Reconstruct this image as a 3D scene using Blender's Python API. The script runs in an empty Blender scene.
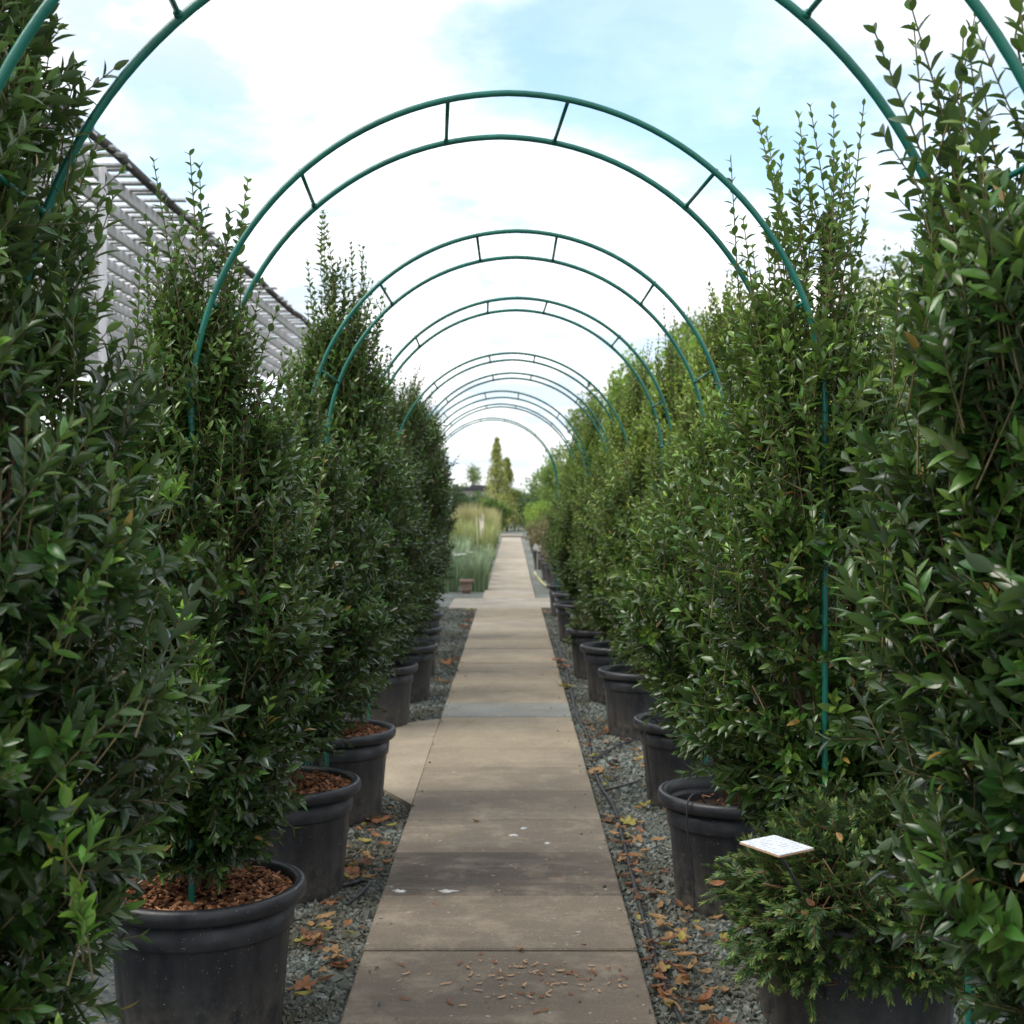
import bpy, math, random
import numpy as np
from mathutils import Vector, Matrix

R = math.radians
rnd = random.Random(7)
scene = bpy.context.scene
col = scene.collection
F, HX, HY, CAMH = 1320.0, 512.0, 504.0, 1.466

# ------------------------------------------------------------------ helpers
def tag(o, label=None, cat=None, group=None, kind=None):
    if label: o['label'] = label
    if cat: o['category'] = cat; o['kind'] = 'thing'
    if group: o['group'] = group
    if kind: o['kind'] = kind
    return o

def empty(name, loc=(0, 0, 0), rz=0.0):
    o = bpy.data.objects.new(name, None)
    col.objects.link(o)
    o.location = loc
    o.rotation_euler = (0, 0, rz)
    o.empty_display_size = 0.1
    return o

def link(name, me, parent=None, loc=(0, 0, 0), rot=(0, 0, 0)):
    o = bpy.data.objects.new(name, me)
    col.objects.link(o)
    o.location = loc
    o.rotation_euler = rot
    if parent: o.parent = parent
    return o

def copy_tree(o, parent=None):
    c = o.copy()
    col.objects.link(c)
    c.parent = parent
    for k in list(o.children):
        copy_tree(k, c)
    return c

class Acc:
    """collects vertices, faces, a float attribute and material slots; makes one mesh"""
    def __init__(s):
        s.V = []; s.F = []; s.n = 0; s.A = []; s.M = []
    def add(s, V, faces, attr=0.0, mat=0):
        V = np.asarray(V, dtype=np.float64).reshape(-1, 3)
        for f in faces:
            f = np.asarray(f, dtype=np.int64)
            if f.size == 0: continue
            s.F.append(f + s.n); s.M.append(np.full(len(f), mat, dtype=np.int32))
        s.V.append(V)
        s.A.append(np.broadcast_to(np.asarray(attr, dtype=np.float64), (len(V),)).copy())
        s.n += len(V)
        return s
    def mesh(s, name, mats, smooth=True, attr=None):
        me = bpy.data.meshes.new(name)
        V = np.concatenate(s.V)
        me.vertices.add(len(V))
        me.vertices.foreach_set('co', V.astype(np.float32).ravel())
        tot = np.concatenate([np.full(len(f), f.shape[1], dtype=np.int32) for f in s.F])
        idx = np.concatenate([f.ravel() for f in s.F]).astype(np.int32)
        me.loops.add(len(idx))
        me.loops.foreach_set('vertex_index', idx)
        me.polygons.add(len(tot))
        start = np.concatenate([[0], np.cumsum(tot)[:-1]]).astype(np.int32)
        me.polygons.foreach_set('loop_start', start)
        me.polygons.foreach_set('loop_total', tot)
        me.polygons.foreach_set('material_index', np.concatenate(s.M))
        me.polygons.foreach_set('use_smooth', np.full(len(tot), bool(smooth)))
        if attr:
            a = me.attributes.new(attr, 'FLOAT', 'POINT')
            a.data.foreach_set('value', np.concatenate(s.A).astype(np.float32))
        for m in (mats if isinstance(mats, (list, tuple)) else [mats]):
            me.materials.append(m)
        me.update(calc_edges=True)
        me.validate()
        return me

def nrm(v):
    return v / np.maximum(np.linalg.norm(v, axis=-1, keepdims=True), 1e-9)

def box(acc, c, size, rot=None, attr=0.0, mat=0, bev=0.0):
    sx, sy, sz = [q / 2 for q in size]
    if bev > 0:
        b = bev; V = []
        # chamfered box: 24 vertices
        P = []
        for x in (-1, 1):
            for y in (-1, 1):
                for z in (-1, 1):
                    P.append((x * sx, y * (sy - b), z * (sz - b)))
                    P.append((x * (sx - b), y * sy, z * (sz - b)))
                    P.append((x * (sx - b), y * (sy - b), z * sz))
        import bmesh
        bm = bmesh.new()
        for p in P: bm.verts.new(p)
        bmesh.ops.convex_hull(bm, input=bm.verts[:])
        bm.verts.index_update()
        V = np.array([v.co[:] for v in bm.verts])
        fs = [np.array([[v.index for v in f.verts]]) for f in bm.faces]
        bm.free()
    else:
        V = np.array([(x * sx, y * sy, z * sz) for x in (-1, 1) for y in (-1, 1) for z in (-1, 1)])
        fs = [np.array([(0, 1, 3, 2), (4, 6, 7, 5), (0, 4, 5, 1), (2, 3, 7, 6), (0, 2, 6, 4), (1, 5, 7, 3)])]
    if rot is not None:
        V = V @ np.array(rot.to_3x3()).T
    acc.add(V + np.array(c), fs, attr, mat)

def tube(acc, pts, rad, sides=8, attr=0.0, mat=0, caps=True):
    P = np.asarray(pts, dtype=float); n = len(P)
    rad = np.broadcast_to(np.asarray(rad, dtype=float), (n,))
    T = np.gradient(P, axis=0); T = nrm(T)
    ref = np.array([0, 0, 1.0]) if abs(T[0][2]) < 0.9 else np.array([1.0, 0, 0])
    u = nrm(np.cross(T[0], ref)); rings = []
    ang = np.arange(sides) / sides * 2 * np.pi
    for i in range(n):
        u = nrm(u - T[i] * np.dot(u, T[i])); w = np.cross(T[i], u)
        rings.append(P[i] + rad[i] * (np.cos(ang)[:, None] * u + np.sin(ang)[:, None] * w))
    V = np.concatenate(rings)
    a = np.arange(sides); b = (a + 1) % sides
    q = [np.stack([a + i * sides, b + i * sides, b + (i + 1) * sides, a + (i + 1) * sides], 1) for i in range(n - 1)]
    fs = [np.concatenate(q)]
    if caps:
        fs += [a[::-1][None, :], (a + (n - 1) * sides)[None, :]]
    acc.add(V, fs, attr, mat)

def twigs(acc, P0, P1, r0, r1, attr=0.0, mat=0, bend=None):
    """many thin three-sided twigs, each bent once"""
    n = len(P0); D = nrm(P1 - P0)
    ref = np.where(np.abs(D[:, 2:3]) < 0.9, np.array([[0, 0, 1.0]]), np.array([[1.0, 0, 0]]))
    u = nrm(np.cross(D, ref)); w = np.cross(D, u)
    Pm = (P0 + P1) / 2 + (bend if bend is not None else 0)
    r0 = np.broadcast_to(r0, (n,)); r1 = np.broadcast_to(r1, (n,))
    V = []
    for P, r in ((P0, r0), (Pm, (r0 + r1) / 2), (P1, r1)):
        for k in range(3):
            an = k * 2.0944
            V.append(P + r[:, None] * (math.cos(an) * u + math.sin(an) * w))
    V = np.stack(V, 1)
    t = np.array([(s * 3 + k, s * 3 + (k + 1) % 3, s * 3 + 3 + (k + 1) % 3, s * 3 + 3 + k) for s in (0, 1) for k in range(3)])
    fs = (t[None] + (np.arange(n) * 9)[:, None, None]).reshape(-1, 4)
    acc.add(V.reshape(-1, 3), [fs], attr, mat)

def leaf_template(secs):
    V = [(0, 0, 0)]; q = []; t = []
    for x, w, f in secs: V += [(x, w, f), (x, 0, 0), (x, -w, f)]
    V.append((1, 0, 0)); m = len(secs); e = len(V) - 1
    for i in range(m - 1):
        a_ = 1 + 3 * i
        q += [(a_, a_ + 1, a_ + 4, a_ + 3), (a_ + 1, a_ + 2, a_ + 5, a_ + 4)]
    b = e - 3
    t = [(0, 2, 1), (0, 3, 2), (b, b + 1, e), (b + 1, b + 2, e)]
    return np.array(V, dtype=float), np.array(q), np.array(t)
COARSE = leaf_template([(.28, .44, .09), (.70, .40, .08)])
FINE = leaf_template([(.10, .17, .05), (.28, .42, .09), (.52, .49, .10), (.74, .36, .07), (.90, .16, .03)])
LEAF = [COARSE]
def leaves(acc, P, X, N, length, width, curl, attr, mat=0):
    """P base, X axis, N upper side, all (n,3)"""
    n = len(P)
    X = nrm(X); N = nrm(N - X * np.sum(N * X, 1, keepdims=True)); Y = np.cross(N, X)
    length = np.broadcast_to(length, (n,)); width = np.broadcast_to(width, (n,)); curl = np.broadcast_to(curl, (n,))
    LT, LQ, LTRI = LEAF[0]; nv = len(LT)
    x = LT[None, :, 0] * length[:, None]; y = LT[None, :, 1] * width[:, None]
    z = LT[None, :, 2] * width[:, None] * 2 - curl[:, None] * length[:, None] * LT[None, :, 0] ** 2
    V = P[:, None] + x[..., None] * X[:, None] + y[..., None] * Y[:, None] + z[..., None] * N[:, None]
    off = (np.arange(n) * nv)[:, None, None]
    acc.add(V.reshape(-1, 3), [(LQ[None] + off).reshape(-1, 4), (LTRI[None] + off).reshape(-1, 3)],
            np.repeat(np.broadcast_to(attr, (n,)), nv), mat)

def diamonds(acc, P, X, N, length, width, attr, mat=0):
    n = len(P); X = nrm(X); N = nrm(N - X * np.sum(N * X, 1, keepdims=True)); Y = np.cross(N, X)
    length = np.broadcast_to(length, (n,))[:, None]; width = np.broadcast_to(width, (n,))[:, None]
    V = np.stack([P, P + X * length * .45 + Y * width / 2, P + X * length, P + X * length * .45 - Y * width / 2], 1)
    f = (np.array([[0, 3, 2, 1]])[None] + (np.arange(n) * 4)[:, None, None]).reshape(-1, 4)
    acc.add(V.reshape(-1, 3), [f], np.repeat(np.broadcast_to(attr, (n,)), 4), mat)

def shoots(la, ta, rng, P, D, L, npair, leaf, ratio, age, tw=0.0022, open0=1.05, open1=0.40, tmat=0):
    """leafy shoots with opposite, crosswise pairs of leaves"""
    n = len(P); D = nrm(D)
    bend = rng.normal(0, 1, (n, 3)) * (L * np.where(L > .3, .04, .02))[:, None]
    twigs(ta, P - D * 0.05, P + D * L[:, None], tw, tw * .5, mat=tmat, bend=bend)
    ref = nrm(rng.normal(0, 1, (n, 3)))
    u = nrm(np.cross(D, ref)); w = np.cross(D, u)
    sid = np.repeat(np.arange(n), npair)
    k = np.concatenate([np.arange(q) for q in npair])
    t = (k + .6) / npair[sid]
    for side in (1, -1):
        m = len(sid)
        a = (k % 2) * (math.pi / 2) + rng.normal(0, .22, m)
        perp = side * (np.cos(a)[:, None] * u[sid] + np.sin(a)[:, None] * w[sid])
        op = (open0 + (open1 - open0) * t) + rng.normal(0, .16, m)
        X = np.cos(op)[:, None] * D[sid] + np.sin(op)[:, None] * perp
        X = X + np.array([0, 0, -0.12]) + rng.normal(0, .07, (m, 3))
        Nn = np.sin(op)[:, None] * D[sid] - np.cos(op)[:, None] * perp + rng.normal(0, .16, (m, 3))
        bell = .62 + .5 * np.sin(np.pi * np.clip(t * .85 + .12, 0, 1))
        Ln = leaf[sid] * bell * rng.uniform(.8, 1.2, m)
        Pp = P[sid] + D[sid] * (L[sid] * t)[:, None] + bend[sid] * (1 - np.abs(2 * t - 1))[:, None]
        at = np.clip(age[sid] + .25 * (t > .85) * (age[sid] + .1) + rng.normal(0, .04, m), 0, 1)
        leaves(la, Pp, X, Nn, Ln, Ln * ratio[sid] * rng.uniform(.85, 1.15, m), rng.uniform(.02, .30, m), at)

# ------------------------------------------------------------------ materials
def new_mat(name):
    m = bpy.data.materials.new(name); m.use_nodes = True
    nt = m.node_tree; nt.nodes.clear()
    return m, nt, nt.nodes.new('ShaderNodeOutputMaterial')

def nd(nt, t, **kw):
    n = nt.nodes.new(t)
    for k, v in kw.items():
        if k in n.inputs.keys() if isinstance(k, str) else False: n.inputs[k].default_value = v
        else: setattr(n, k, v)
    return n

def ramp(nt, fac, stops):
    r = nt.nodes.new('ShaderNodeValToRGB')
    e = r.color_ramp.elements
    while len(e) < len(stops): e.new(0.5)
    for i, (p, c) in enumerate(stops):
        e[i].position = p; e[i].color = (*c, 1) if len(c) == 3 else c
    nt.links.new(fac, r.inputs[0])
    return r.outputs[0]

def mix(nt, fac, a, b, mode='MIX'):
    m = nt.nodes.new('ShaderNodeMix'); m.data_type = 'RGBA'; m.blend_type = mode
    for s, v in ((m.inputs[0], fac), (m.inputs[6], a), (m.inputs[7], b)):
        if isinstance(v, (int, float)): s.default_value = v
        elif isinstance(v, tuple): s.default_value = (*v, 1) if len(v) == 3 else v
        else: nt.links.new(v, s)
    return m.outputs[2]

def noise(nt, scale, detail=4, rough=.55, vec=None, out='Fac'):
    n = nt.nodes.new('ShaderNodeTexNoise')
    n.inputs['Scale'].default_value = scale; n.inputs['Detail'].default_value = detail; n.inputs['Roughness'].default_value = rough
    if vec is not None: nt.links.new(vec, n.inputs['Vector'])
    return n.outputs[out]

def coords(nt, kind='Object'):
    return nt.nodes.new('ShaderNodeTexCoord').outputs[kind]

def maprange(nt, v, a, b, c=0.0, d=1.0):
    m = nt.nodes.new('ShaderNodeMapRange')
    nt.links.new(v, m.inputs[0])
    for i, q in zip((1, 2, 3, 4), (a, b, c, d)): m.inputs[i].default_value = q
    return m.outputs[0]

def bump(nt, h, strength=.3, dist=.01):
    b = nt.nodes.new('ShaderNodeBump'); b.inputs['Strength'].default_value = strength; b.inputs['Distance'].default_value = dist
    nt.links.new(h, b.inputs['Height'])
    return b.outputs[0]

def principled(nt, out, color, rough=.5, spec=.5, normal=None, metallic=0.0):
    p = nt.nodes.new('ShaderNodeBsdfPrincipled')
    if isinstance(color, tuple): p.inputs['Base Color'].default_value = (*color, 1)
    else: nt.links.new(color, p.inputs['Base Color'])
    if isinstance(rough, (int, float)): p.inputs['Roughness'].default_value = rough
    else: nt.links.new(rough, p.inputs['Roughness'])
    p.inputs['Specular IOR Level'].default_value = spec
    p.inputs['Metallic'].default_value = metallic
    if normal is not None: nt.links.new(normal, p.inputs['Normal'])
    if out is not None: nt.links.new(p.outputs[0], out.inputs[0])
    return p.outputs[0]

def leaf_mat(name, stops, rough=.38, spec=.5, trans=.25, tcol=(.25, .42, .05), vary=.35, under=.5):
    m, nt, out = new_mat(name)
    at = nt.nodes.new('ShaderNodeAttribute'); at.attribute_name = 'age'
    geo = nt.nodes.new('ShaderNodeNewGeometry')
    c = ramp(nt, at.outputs['Fac'], stops)
    hsv = nt.nodes.new('ShaderNodeHueSaturation')
    nt.links.new(c, hsv.inputs['Color'])
    nt.links.new(maprange(nt, geo.outputs['Random Per Island'], 0, 1, 1 - vary, 1 + vary), hsv.inputs['Value'])
    mm = nt.nodes.new('ShaderNodeMath'); mm.operation = 'FRACT'
    m2 = nt.nodes.new('ShaderNodeMath'); m2.operation = 'MULTIPLY'; m2.inputs[1].default_value = 37.7
    nt.links.new(geo.outputs['Random Per Island'], m2.inputs[0]); nt.links.new(m2.outputs[0], mm.inputs[0])
    nt.links.new(maprange(nt, mm.outputs[0], 0, 1, .475, .525), hsv.inputs['Hue'])
    cc = hsv.outputs[0]
    # the underside of these leaves is paler and matt
    pale = mix(nt, under, cc, (.10, .15, .08))
    old = nt.nodes.new('ShaderNodeMath'); old.operation = 'GREATER_THAN'; old.inputs[1].default_value = .993     # a few sick yellow-brown leaves
    nt.links.new(geo.outputs['Random Per Island'], old.inputs[0])
    cc = mix(nt, old.outputs[0], cc, (.30, .19, .05))
    c2 = mix(nt, geo.outputs['Backfacing'], cc, pale)
    rr = maprange(nt, geo.outputs['Backfacing'], 0, 1, rough, .7)
    p = principled(nt, None, c2, rr, spec)
    t = nt.nodes.new('ShaderNodeBsdfTranslucent')
    nt.links.new(mix(nt, .5, cc, tcol, 'MIX'), t.inputs['Color'])
    ms = nt.nodes.new('ShaderNodeMixShader')
    nt.links.new(maprange(nt, at.outputs['Fac'], 0, 1, trans * .5, min(1, trans * 1.6)), ms.inputs[0])
    nt.links.new(p, ms.inputs[1]); nt.links.new(t.outputs[0], ms.inputs[2]); nt.links.new(ms.outputs[0], out.inputs[0])
    return m

def simple_mat(name, c1, c2, scale=8, rough=.6, spec=.4, bmp=0.0, bscale=40, stretch=None, metallic=0.0):
    m, nt, out = new_mat(name)
    co = coords(nt)
    if stretch:
        mp = nt.nodes.new('ShaderNodeMapping'); mp.inputs['Scale'].default_value = stretch
        nt.links.new(co, mp.inputs[0]); co = mp.outputs[0]
    c = mix(nt, maprange(nt, noise(nt, scale, 5, .6, co), .3, .7), c1, c2)
    nm = bump(nt, noise(nt, bscale, 4, .6, co), bmp, .01) if bmp else None
    principled(nt, out, c, rough, spec, nm, metallic)
    return m

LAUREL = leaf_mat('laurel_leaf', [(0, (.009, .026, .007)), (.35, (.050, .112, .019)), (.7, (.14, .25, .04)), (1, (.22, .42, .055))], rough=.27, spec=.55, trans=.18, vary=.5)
LAUREL2 = leaf_mat('laurel_leaf_sunlit', [(0, (.018, .044, .011)), (.35, (.085, .15, .027)), (.7, (.25, .33, .06)), (1, (.33, .48, .08))], rough=.38, spec=.5, trans=.26)  # right row leaf, made paler to carry the sun falling on it
LAUREL_MID = leaf_mat('laurel_leaf_mid', [(0, (.016, .041, .010)), (.35, (.058, .122, .020)), (.7, (.16, .26, .042)), (1, (.28, .48, .06))], rough=.27, spec=.55, trans=.2, vary=.45)  # halfway to the sunlit leaf, sun partly painted into the colour
YEW = leaf_mat('yew_needle', [(0, (.018, .05, .016)), (.5, (.06, .135, .03)), (1, (.26, .32, .08))], rough=.45, spec=.4, trans=.15, vary=.4)
TREE_LIME = leaf_mat('tree_leaf_lime', [(0, (.12, .23, .03)), (1, (.34, .46, .07))], rough=.5, trans=.4)
TREE_PALE = leaf_mat('tree_leaf_pale', [(0, (.10, .15, .05)), (1, (.26, .31, .11))], rough=.5, trans=.4)
TREE_MID = leaf_mat('tree_leaf_mid', [(0, (.07, .13, .03)), (1, (.22, .31, .07))], rough=.5, trans=.35)
TREE_DARK = leaf_mat('tree_leaf_dark', [(0, (.03, .065, .03)), (1, (.09, .15, .06))], rough=.5, trans=.25)
CONIFER = leaf_mat('conifer_gold', [(0, (.30, .34, .10)), (1, (.62, .58, .20))], rough=.6, trans=.3)
GRASS_TAN = leaf_mat('grass_tan', [(0, (.19, .27, .08)), (.5, (.34, .39, .14)), (1, (.44, .40, .20))], rough=.6, trans=.35, tcol=(.4, .38, .15))
GRASS_BLUE = leaf_mat('grass_blue', [(0, (.22, .33, .16)), (1, (.50, .58, .38))], rough=.55, trans=.25, tcol=(.25, .36, .22))
BROWN_SHRUB = leaf_mat('brown_shrub_leaf', [(0, (.11, .11, .05)), (1, (.26, .20, .11))], rough=.6, trans=.3, tcol=(.3, .25, .1))
BARK = simple_mat('shrub_bark', (.10, .065, .04), (.22, .15, .095), 30, .8, .2, .4, 60, (1, 1, .2))
TWIG = simple_mat('twig_bark', (.09, .085, .035), (.20, .16, .075), 20, .7, .3)
TWIG_DARK = simple_mat('yew_twig', (.10, .06, .035), (.2, .12, .06), 20, .7, .3)
TREE_BARK = simple_mat('tree_bark', (.12, .09, .07), (.26, .21, .17), 14, .85, .2, .5, 30, (1, 1, .25))
STEEL = simple_mat('green_painted_steel', (.004, .095, .07), (.010, .16, .115), 9, .3, .5, .05, 60)
HOSE = simple_mat('black_hose', (.012, .013, .016), (.05, .05, .055), 30, .5, .4)
YHOSE = simple_mat('yellow_hose', (.50, .46, .14), (.62, .58, .26), 12, .5, .4)
TERRA = simple_mat('terracotta', (.24, .16, .125), (.33, .24, .20), 9, .8, .2)
CANE = simple_mat('bamboo_cane', (.42, .38, .30), (.58, .54, .46), 8, .6, .3)
PETAL = simple_mat('white_petal', (.75, .75, .72), (.85, .85, .82), 8, .6, .3)
ROOFD = simple_mat('dark_roofing', (.03, .032, .038), (.06, .06, .07), 2, .7, .3)
CREAM = simple_mat('cream_render', (.4, .38, .34), (.5, .47, .42), 2, .8, .2)
LATH = simple_mat('weathered_lath', (.50, .495, .51), (.76, .755, .77), 5, .8, .2, .3, 30, (6, 6, 1))
POLE = simple_mat('dark_wood_pole', (.05, .045, .045), (.12, .11, .11), 8, .85, .2, .3, 30)
PAPER = simple_mat('white_scrap', (.50, .49, .47), (.74, .74, .74), 90, .7, .2)

# chips vary chip by chip
def chip_mat(name, stops, rough=.75, vary_scale=60):
    m, nt, out = new_mat(name)
    geo = nt.nodes.new('ShaderNodeNewGeometry')
    c = ramp(nt, geo.outputs['Random Per Island'], stops)
    c = mix(nt, maprange(nt, noise(nt, vary_scale, 3), .3, .7, 0, .35), c, (.3, .25, .2), 'MULTIPLY')
    principled(nt, out, c, rough, .25)
    return m
CHIP = chip_mat('bark_chip', [(0, (.06, .026, .014)), (.35, (.19, .078, .036)), (.7, (.36, .16, .075)), (1, (.50, .27, .15))])
CHIP_PALE = chip_mat('pale_wood_chip', [(0, (.34, .18, .10)), (.5, (.56, .36, .22)), (1, (.75, .58, .40))])
def stone_mat(*args):
    m = chip_mat(*args); nt = m.node_tree
    p = [n for n in nt.nodes if n.type == 'BSDF_PRINCIPLED'][0]; src = p.inputs['Base Color'].links[0].from_socket
    d = maprange(nt, noise(nt, 2.2, 6, .65, coords(nt)), 0.40, .60, 0, .8)
    nt.links.new(mix(nt, d, src, (.085, .08, .055)), p.inputs['Base Color'])
    return m
STONE = stone_mat('gravel_chip', [(0, (.085, .105, .10)), (.25, (.13, .155, .14)), (.5, (.19, .22, .205)), (.8, (.28, .305, .285)), (.93, (.28, .25, .19)), (1, (.45, .46, .44))], .75, 90)
SOIL = simple_mat('potting_soil', (.018, .013, .01), (.05, .035, .025), 40, .95, .1, .8, 60)

def pot_mat():
    m, nt, out = new_mat('black_pot_plastic')
    co = coords(nt)
    sep = nt.nodes.new('ShaderNodeSeparateXYZ'); nt.links.new(co, sep.inputs[0])
    mp = nt.nodes.new('ShaderNodeMapping'); mp.inputs['Scale'].default_value = (1, 1, .25); nt.links.new(co, mp.inputs[0])
    d = maprange(nt, noise(nt, 14, 6, .7, mp.outputs[0]), .42, .75)
    base = mix(nt, d, (.012, .014, .019), (.034, .035, .039))
    splash = nt.nodes.new('ShaderNodeMath'); splash.operation = 'MULTIPLY'      # dried mud splashed up from the gravel
    nt.links.new(maprange(nt, sep.outputs[2], 0.24, 0.0), splash.inputs[0])
    nt.links.new(maprange(nt, noise(nt, 26, 6, .75, co), .35, .65), splash.inputs[1])
    base = mix(nt, splash.outputs[0], base, (.13, .115, .095))
    spots = maprange(nt, noise(nt, 120, 2, .5, co), .70, .74)
    base = mix(nt, spots, base, (.2, .2, .2))
    principled(nt, out, base, maprange(nt, d, 0, 1, .38, .62), .5, bump(nt, noise(nt, 160, 3, .6, co), .15, .003))
    return m
POT = pot_mat()

def path_mat():
    m, nt, out = new_mat('path_concrete')
    at = nt.nodes.new('ShaderNodeAttribute'); at.attribute_name = 'slab'
    co = coords(nt)
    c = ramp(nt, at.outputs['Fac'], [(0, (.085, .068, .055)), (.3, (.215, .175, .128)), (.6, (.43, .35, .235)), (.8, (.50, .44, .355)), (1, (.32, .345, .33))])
    c = mix(nt, maprange(nt, noise(nt, 2.6, 6, .65, co), .40, .70, 0, .38), c, (.17, .135, .10))
    mp = nt.nodes.new('ShaderNodeMapping'); mp.inputs['Scale'].default_value = (1, 4.5, 1); nt.links.new(co, mp.inputs[0])
    c = mix(nt, maprange(nt, noise(nt, 3.0, 5, .6, mp.outputs[0]), .5, .75, 0, .4), c, (.40, .33, .25))
    c = mix(nt, maprange(nt, noise(nt, 70, 4, .7, co), .3, .75, 0, .5), c, (.12, .10, .085))
    c = mix(nt, maprange(nt, noise(nt, 34, 2, .5, co), .71, .755, 0, .75), c, (.52, .50, .47))     # lichen spots
    c = mix(nt, maprange(nt, noise(nt, 9, 4, .6, co), .63, .72, 0, .35), c, (.20, .17, .06))       # algae
    c = mix(nt, maprange(nt, noise(nt, 1.1, 8, .7, co), .46, .62, 0, .45), c, (.14, .12, .095))
    c = mix(nt, maprange(nt, noise(nt, 4.7, 9, .72, co), .50, .66, 0, .42), c, (.42, .35, .26))
    c = mix(nt, maprange(nt, noise(nt, 240, 2, .6, co), .58, .70, 0, .6), c, (.42, .38, .33))      # exposed grit
    c = mix(nt, maprange(nt, noise(nt, 150, 3, .6, co), .60, .72, 0, .6), c, (.07, .06, .05))
    h = noise(nt, 130, 5, .7, co)
    principled(nt, out, c, .82, .3, bump(nt, h, .35, .004))
    return m
PATH = path_mat()

def ground_mat():
    m, nt, out = new_mat('gravel_ground')
    co = coords(nt)
    v = nt.nodes.new('ShaderNodeTexVoronoi'); v.inputs['Scale'].default_value = 48; nt.links.new(co, v.inputs['Vector'])
    sep = nt.nodes.new('ShaderNodeSeparateColor'); nt.links.new(v.outputs['Color'], sep.inputs[0])
    c = ramp(nt, sep.outputs[0], [(0, (.085, .10, .095)), (.3, (.15, .18, .175)), (.7, (.24, .27, .265)), (.9, (.27, .24, .18)), (1, (.4, .41, .4))])
    c = mix(nt, maprange(nt, noise(nt, 1.1, 5, .6, co), .42, .68, 0, .6), c, (.085, .075, .05))
    hh = nt.nodes.new('ShaderNodeMath'); hh.operation = 'SUBTRACT'; hh.inputs[0].default_value = 1
    nt.links.new(v.outputs['Distance'], hh.inputs[1])
    principled(nt, out, c, .85, .25, bump(nt, hh.outputs[0], .9, .02))
    return m
GROUND = ground_mat()

def tag_mat():
    m, nt, out = new_mat('printed_label')
    co = coords(nt)
    sep = nt.nodes.new('ShaderNodeSeparateXYZ'); nt.links.new(co, sep.inputs[0])
    w = nt.nodes.new('ShaderNodeTexNoise'); w.inputs['Scale'].default_value = 1
    mp = nt.nodes.new('ShaderNodeMapping'); mp.inputs['Scale'].default_value = (70, 30, 1); nt.links.new(co, mp.inputs[0]); nt.links.new(mp.outputs[0], w.inputs['Vector'])
    rows = nt.nodes.new('ShaderNodeMath'); rows.operation = 'PINGPONG'; rows.inputs[1].default_value = .006
    nt.links.new(sep.outputs[1], rows.inputs[0])
    r = maprange(nt, rows.outputs[0], .003, .0042)
    wm = nt.nodes.new('ShaderNodeMath'); wm.operation = 'MULTIPLY'; nt.links.new(r, wm.inputs[0]); nt.links.new(maprange(nt, w.outputs[0], .46, .56), wm.inputs[1])
    c = mix(nt, wm.outputs[0], (.78, .81, .84), (.46, .53, .63))
    principled(nt, out, c, .35, .5)
    return m
PRINT = tag_mat()

def dead_mat(name, a, b):
    m, nt, out = new_mat(name)
    c = mix(nt, maprange(nt, noise(nt, 60, 4, .6, coords(nt)), .35, .65), a, b)
    p = principled(nt, None, c, .6, .3)
    t = nt.nodes.new('ShaderNodeBsdfTranslucent'); nt.links.new(c, t.inputs['Color'])
    ms = nt.nodes.new('ShaderNodeMixShader'); ms.inputs[0].default_value = .25
    nt.links.new(p, ms.inputs[1]); nt.links.new(t.outputs[0], ms.inputs[2]); nt.links.new(ms.outputs[0], out.inputs[0])
    return m
DEAD = {'orange': dead_mat('dead_leaf_orange', (.21, .085, .042), (.35, .165, .078)),
        'tan': dead_mat('dead_leaf_tan', (.26, .145, .06), (.42, .26, .12)),
        'yellow': dead_mat('dead_leaf_yellow', (.27, .23, .05), (.40, .35, .10)),
        'brown': dead_mat('dead_leaf_brown', (.10, .05, .03), (.2, .10, .05))}

# ------------------------------------------------------------------ ground and path (the setting)
a = Acc()
S = 500
a.add([(-S, -60, 0), (S, -60, 0), (S, S, 0), (-S, S, 0)], [np.array([[0, 1, 2, 3]])])
tag(link('ground', a.mesh('ground', GROUND)), kind='structure')

FH = F * CAMH
def zy(y): return FH / (y - HY)          # distance of a ground point drawn at image row y
a = Acc()
PT = 0.035                               # slab top above the gravel
def slab(x0, x1, y0, y1, val, gap=.006, dz=0.0, skew=0.0):
    q = (CAMH - PT) / CAMH; x0, x1, y0, y1 = x0 * q, x1 * q, y0 * q, y1 * q
    c = ((x0 + x1) / 2, (y0 + y1) / 2, PT - .03 + dz)
    box(a, c, (x1 - x0 + .004, y1 - y0 - gap, .06), Matrix.Rotation(skew, 3, 'Z'), attr=val, bev=.005)
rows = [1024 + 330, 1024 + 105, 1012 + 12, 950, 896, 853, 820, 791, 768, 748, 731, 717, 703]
vals = [.24, .26, .20, .26, .0, .22, .30, .40, .48, .56, .62, 1.0]  # slabs' own tones, with shade from near shrubs painted into the nearest ones
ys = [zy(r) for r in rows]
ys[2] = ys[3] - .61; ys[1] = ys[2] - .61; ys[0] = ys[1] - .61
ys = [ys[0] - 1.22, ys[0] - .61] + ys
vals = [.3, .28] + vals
r2 = random.Random(3)
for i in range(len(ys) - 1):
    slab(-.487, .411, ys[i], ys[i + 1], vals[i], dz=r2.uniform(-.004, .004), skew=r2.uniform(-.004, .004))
slab(-.487, .411, ys[-1], ys[-1] + .0, 1.0) if False else None
y = ys[-1]
k = 0
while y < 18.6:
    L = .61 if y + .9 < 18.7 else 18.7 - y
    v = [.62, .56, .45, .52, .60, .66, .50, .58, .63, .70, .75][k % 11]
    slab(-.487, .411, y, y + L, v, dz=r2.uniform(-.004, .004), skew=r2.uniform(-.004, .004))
    y += L; k += 1
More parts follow.
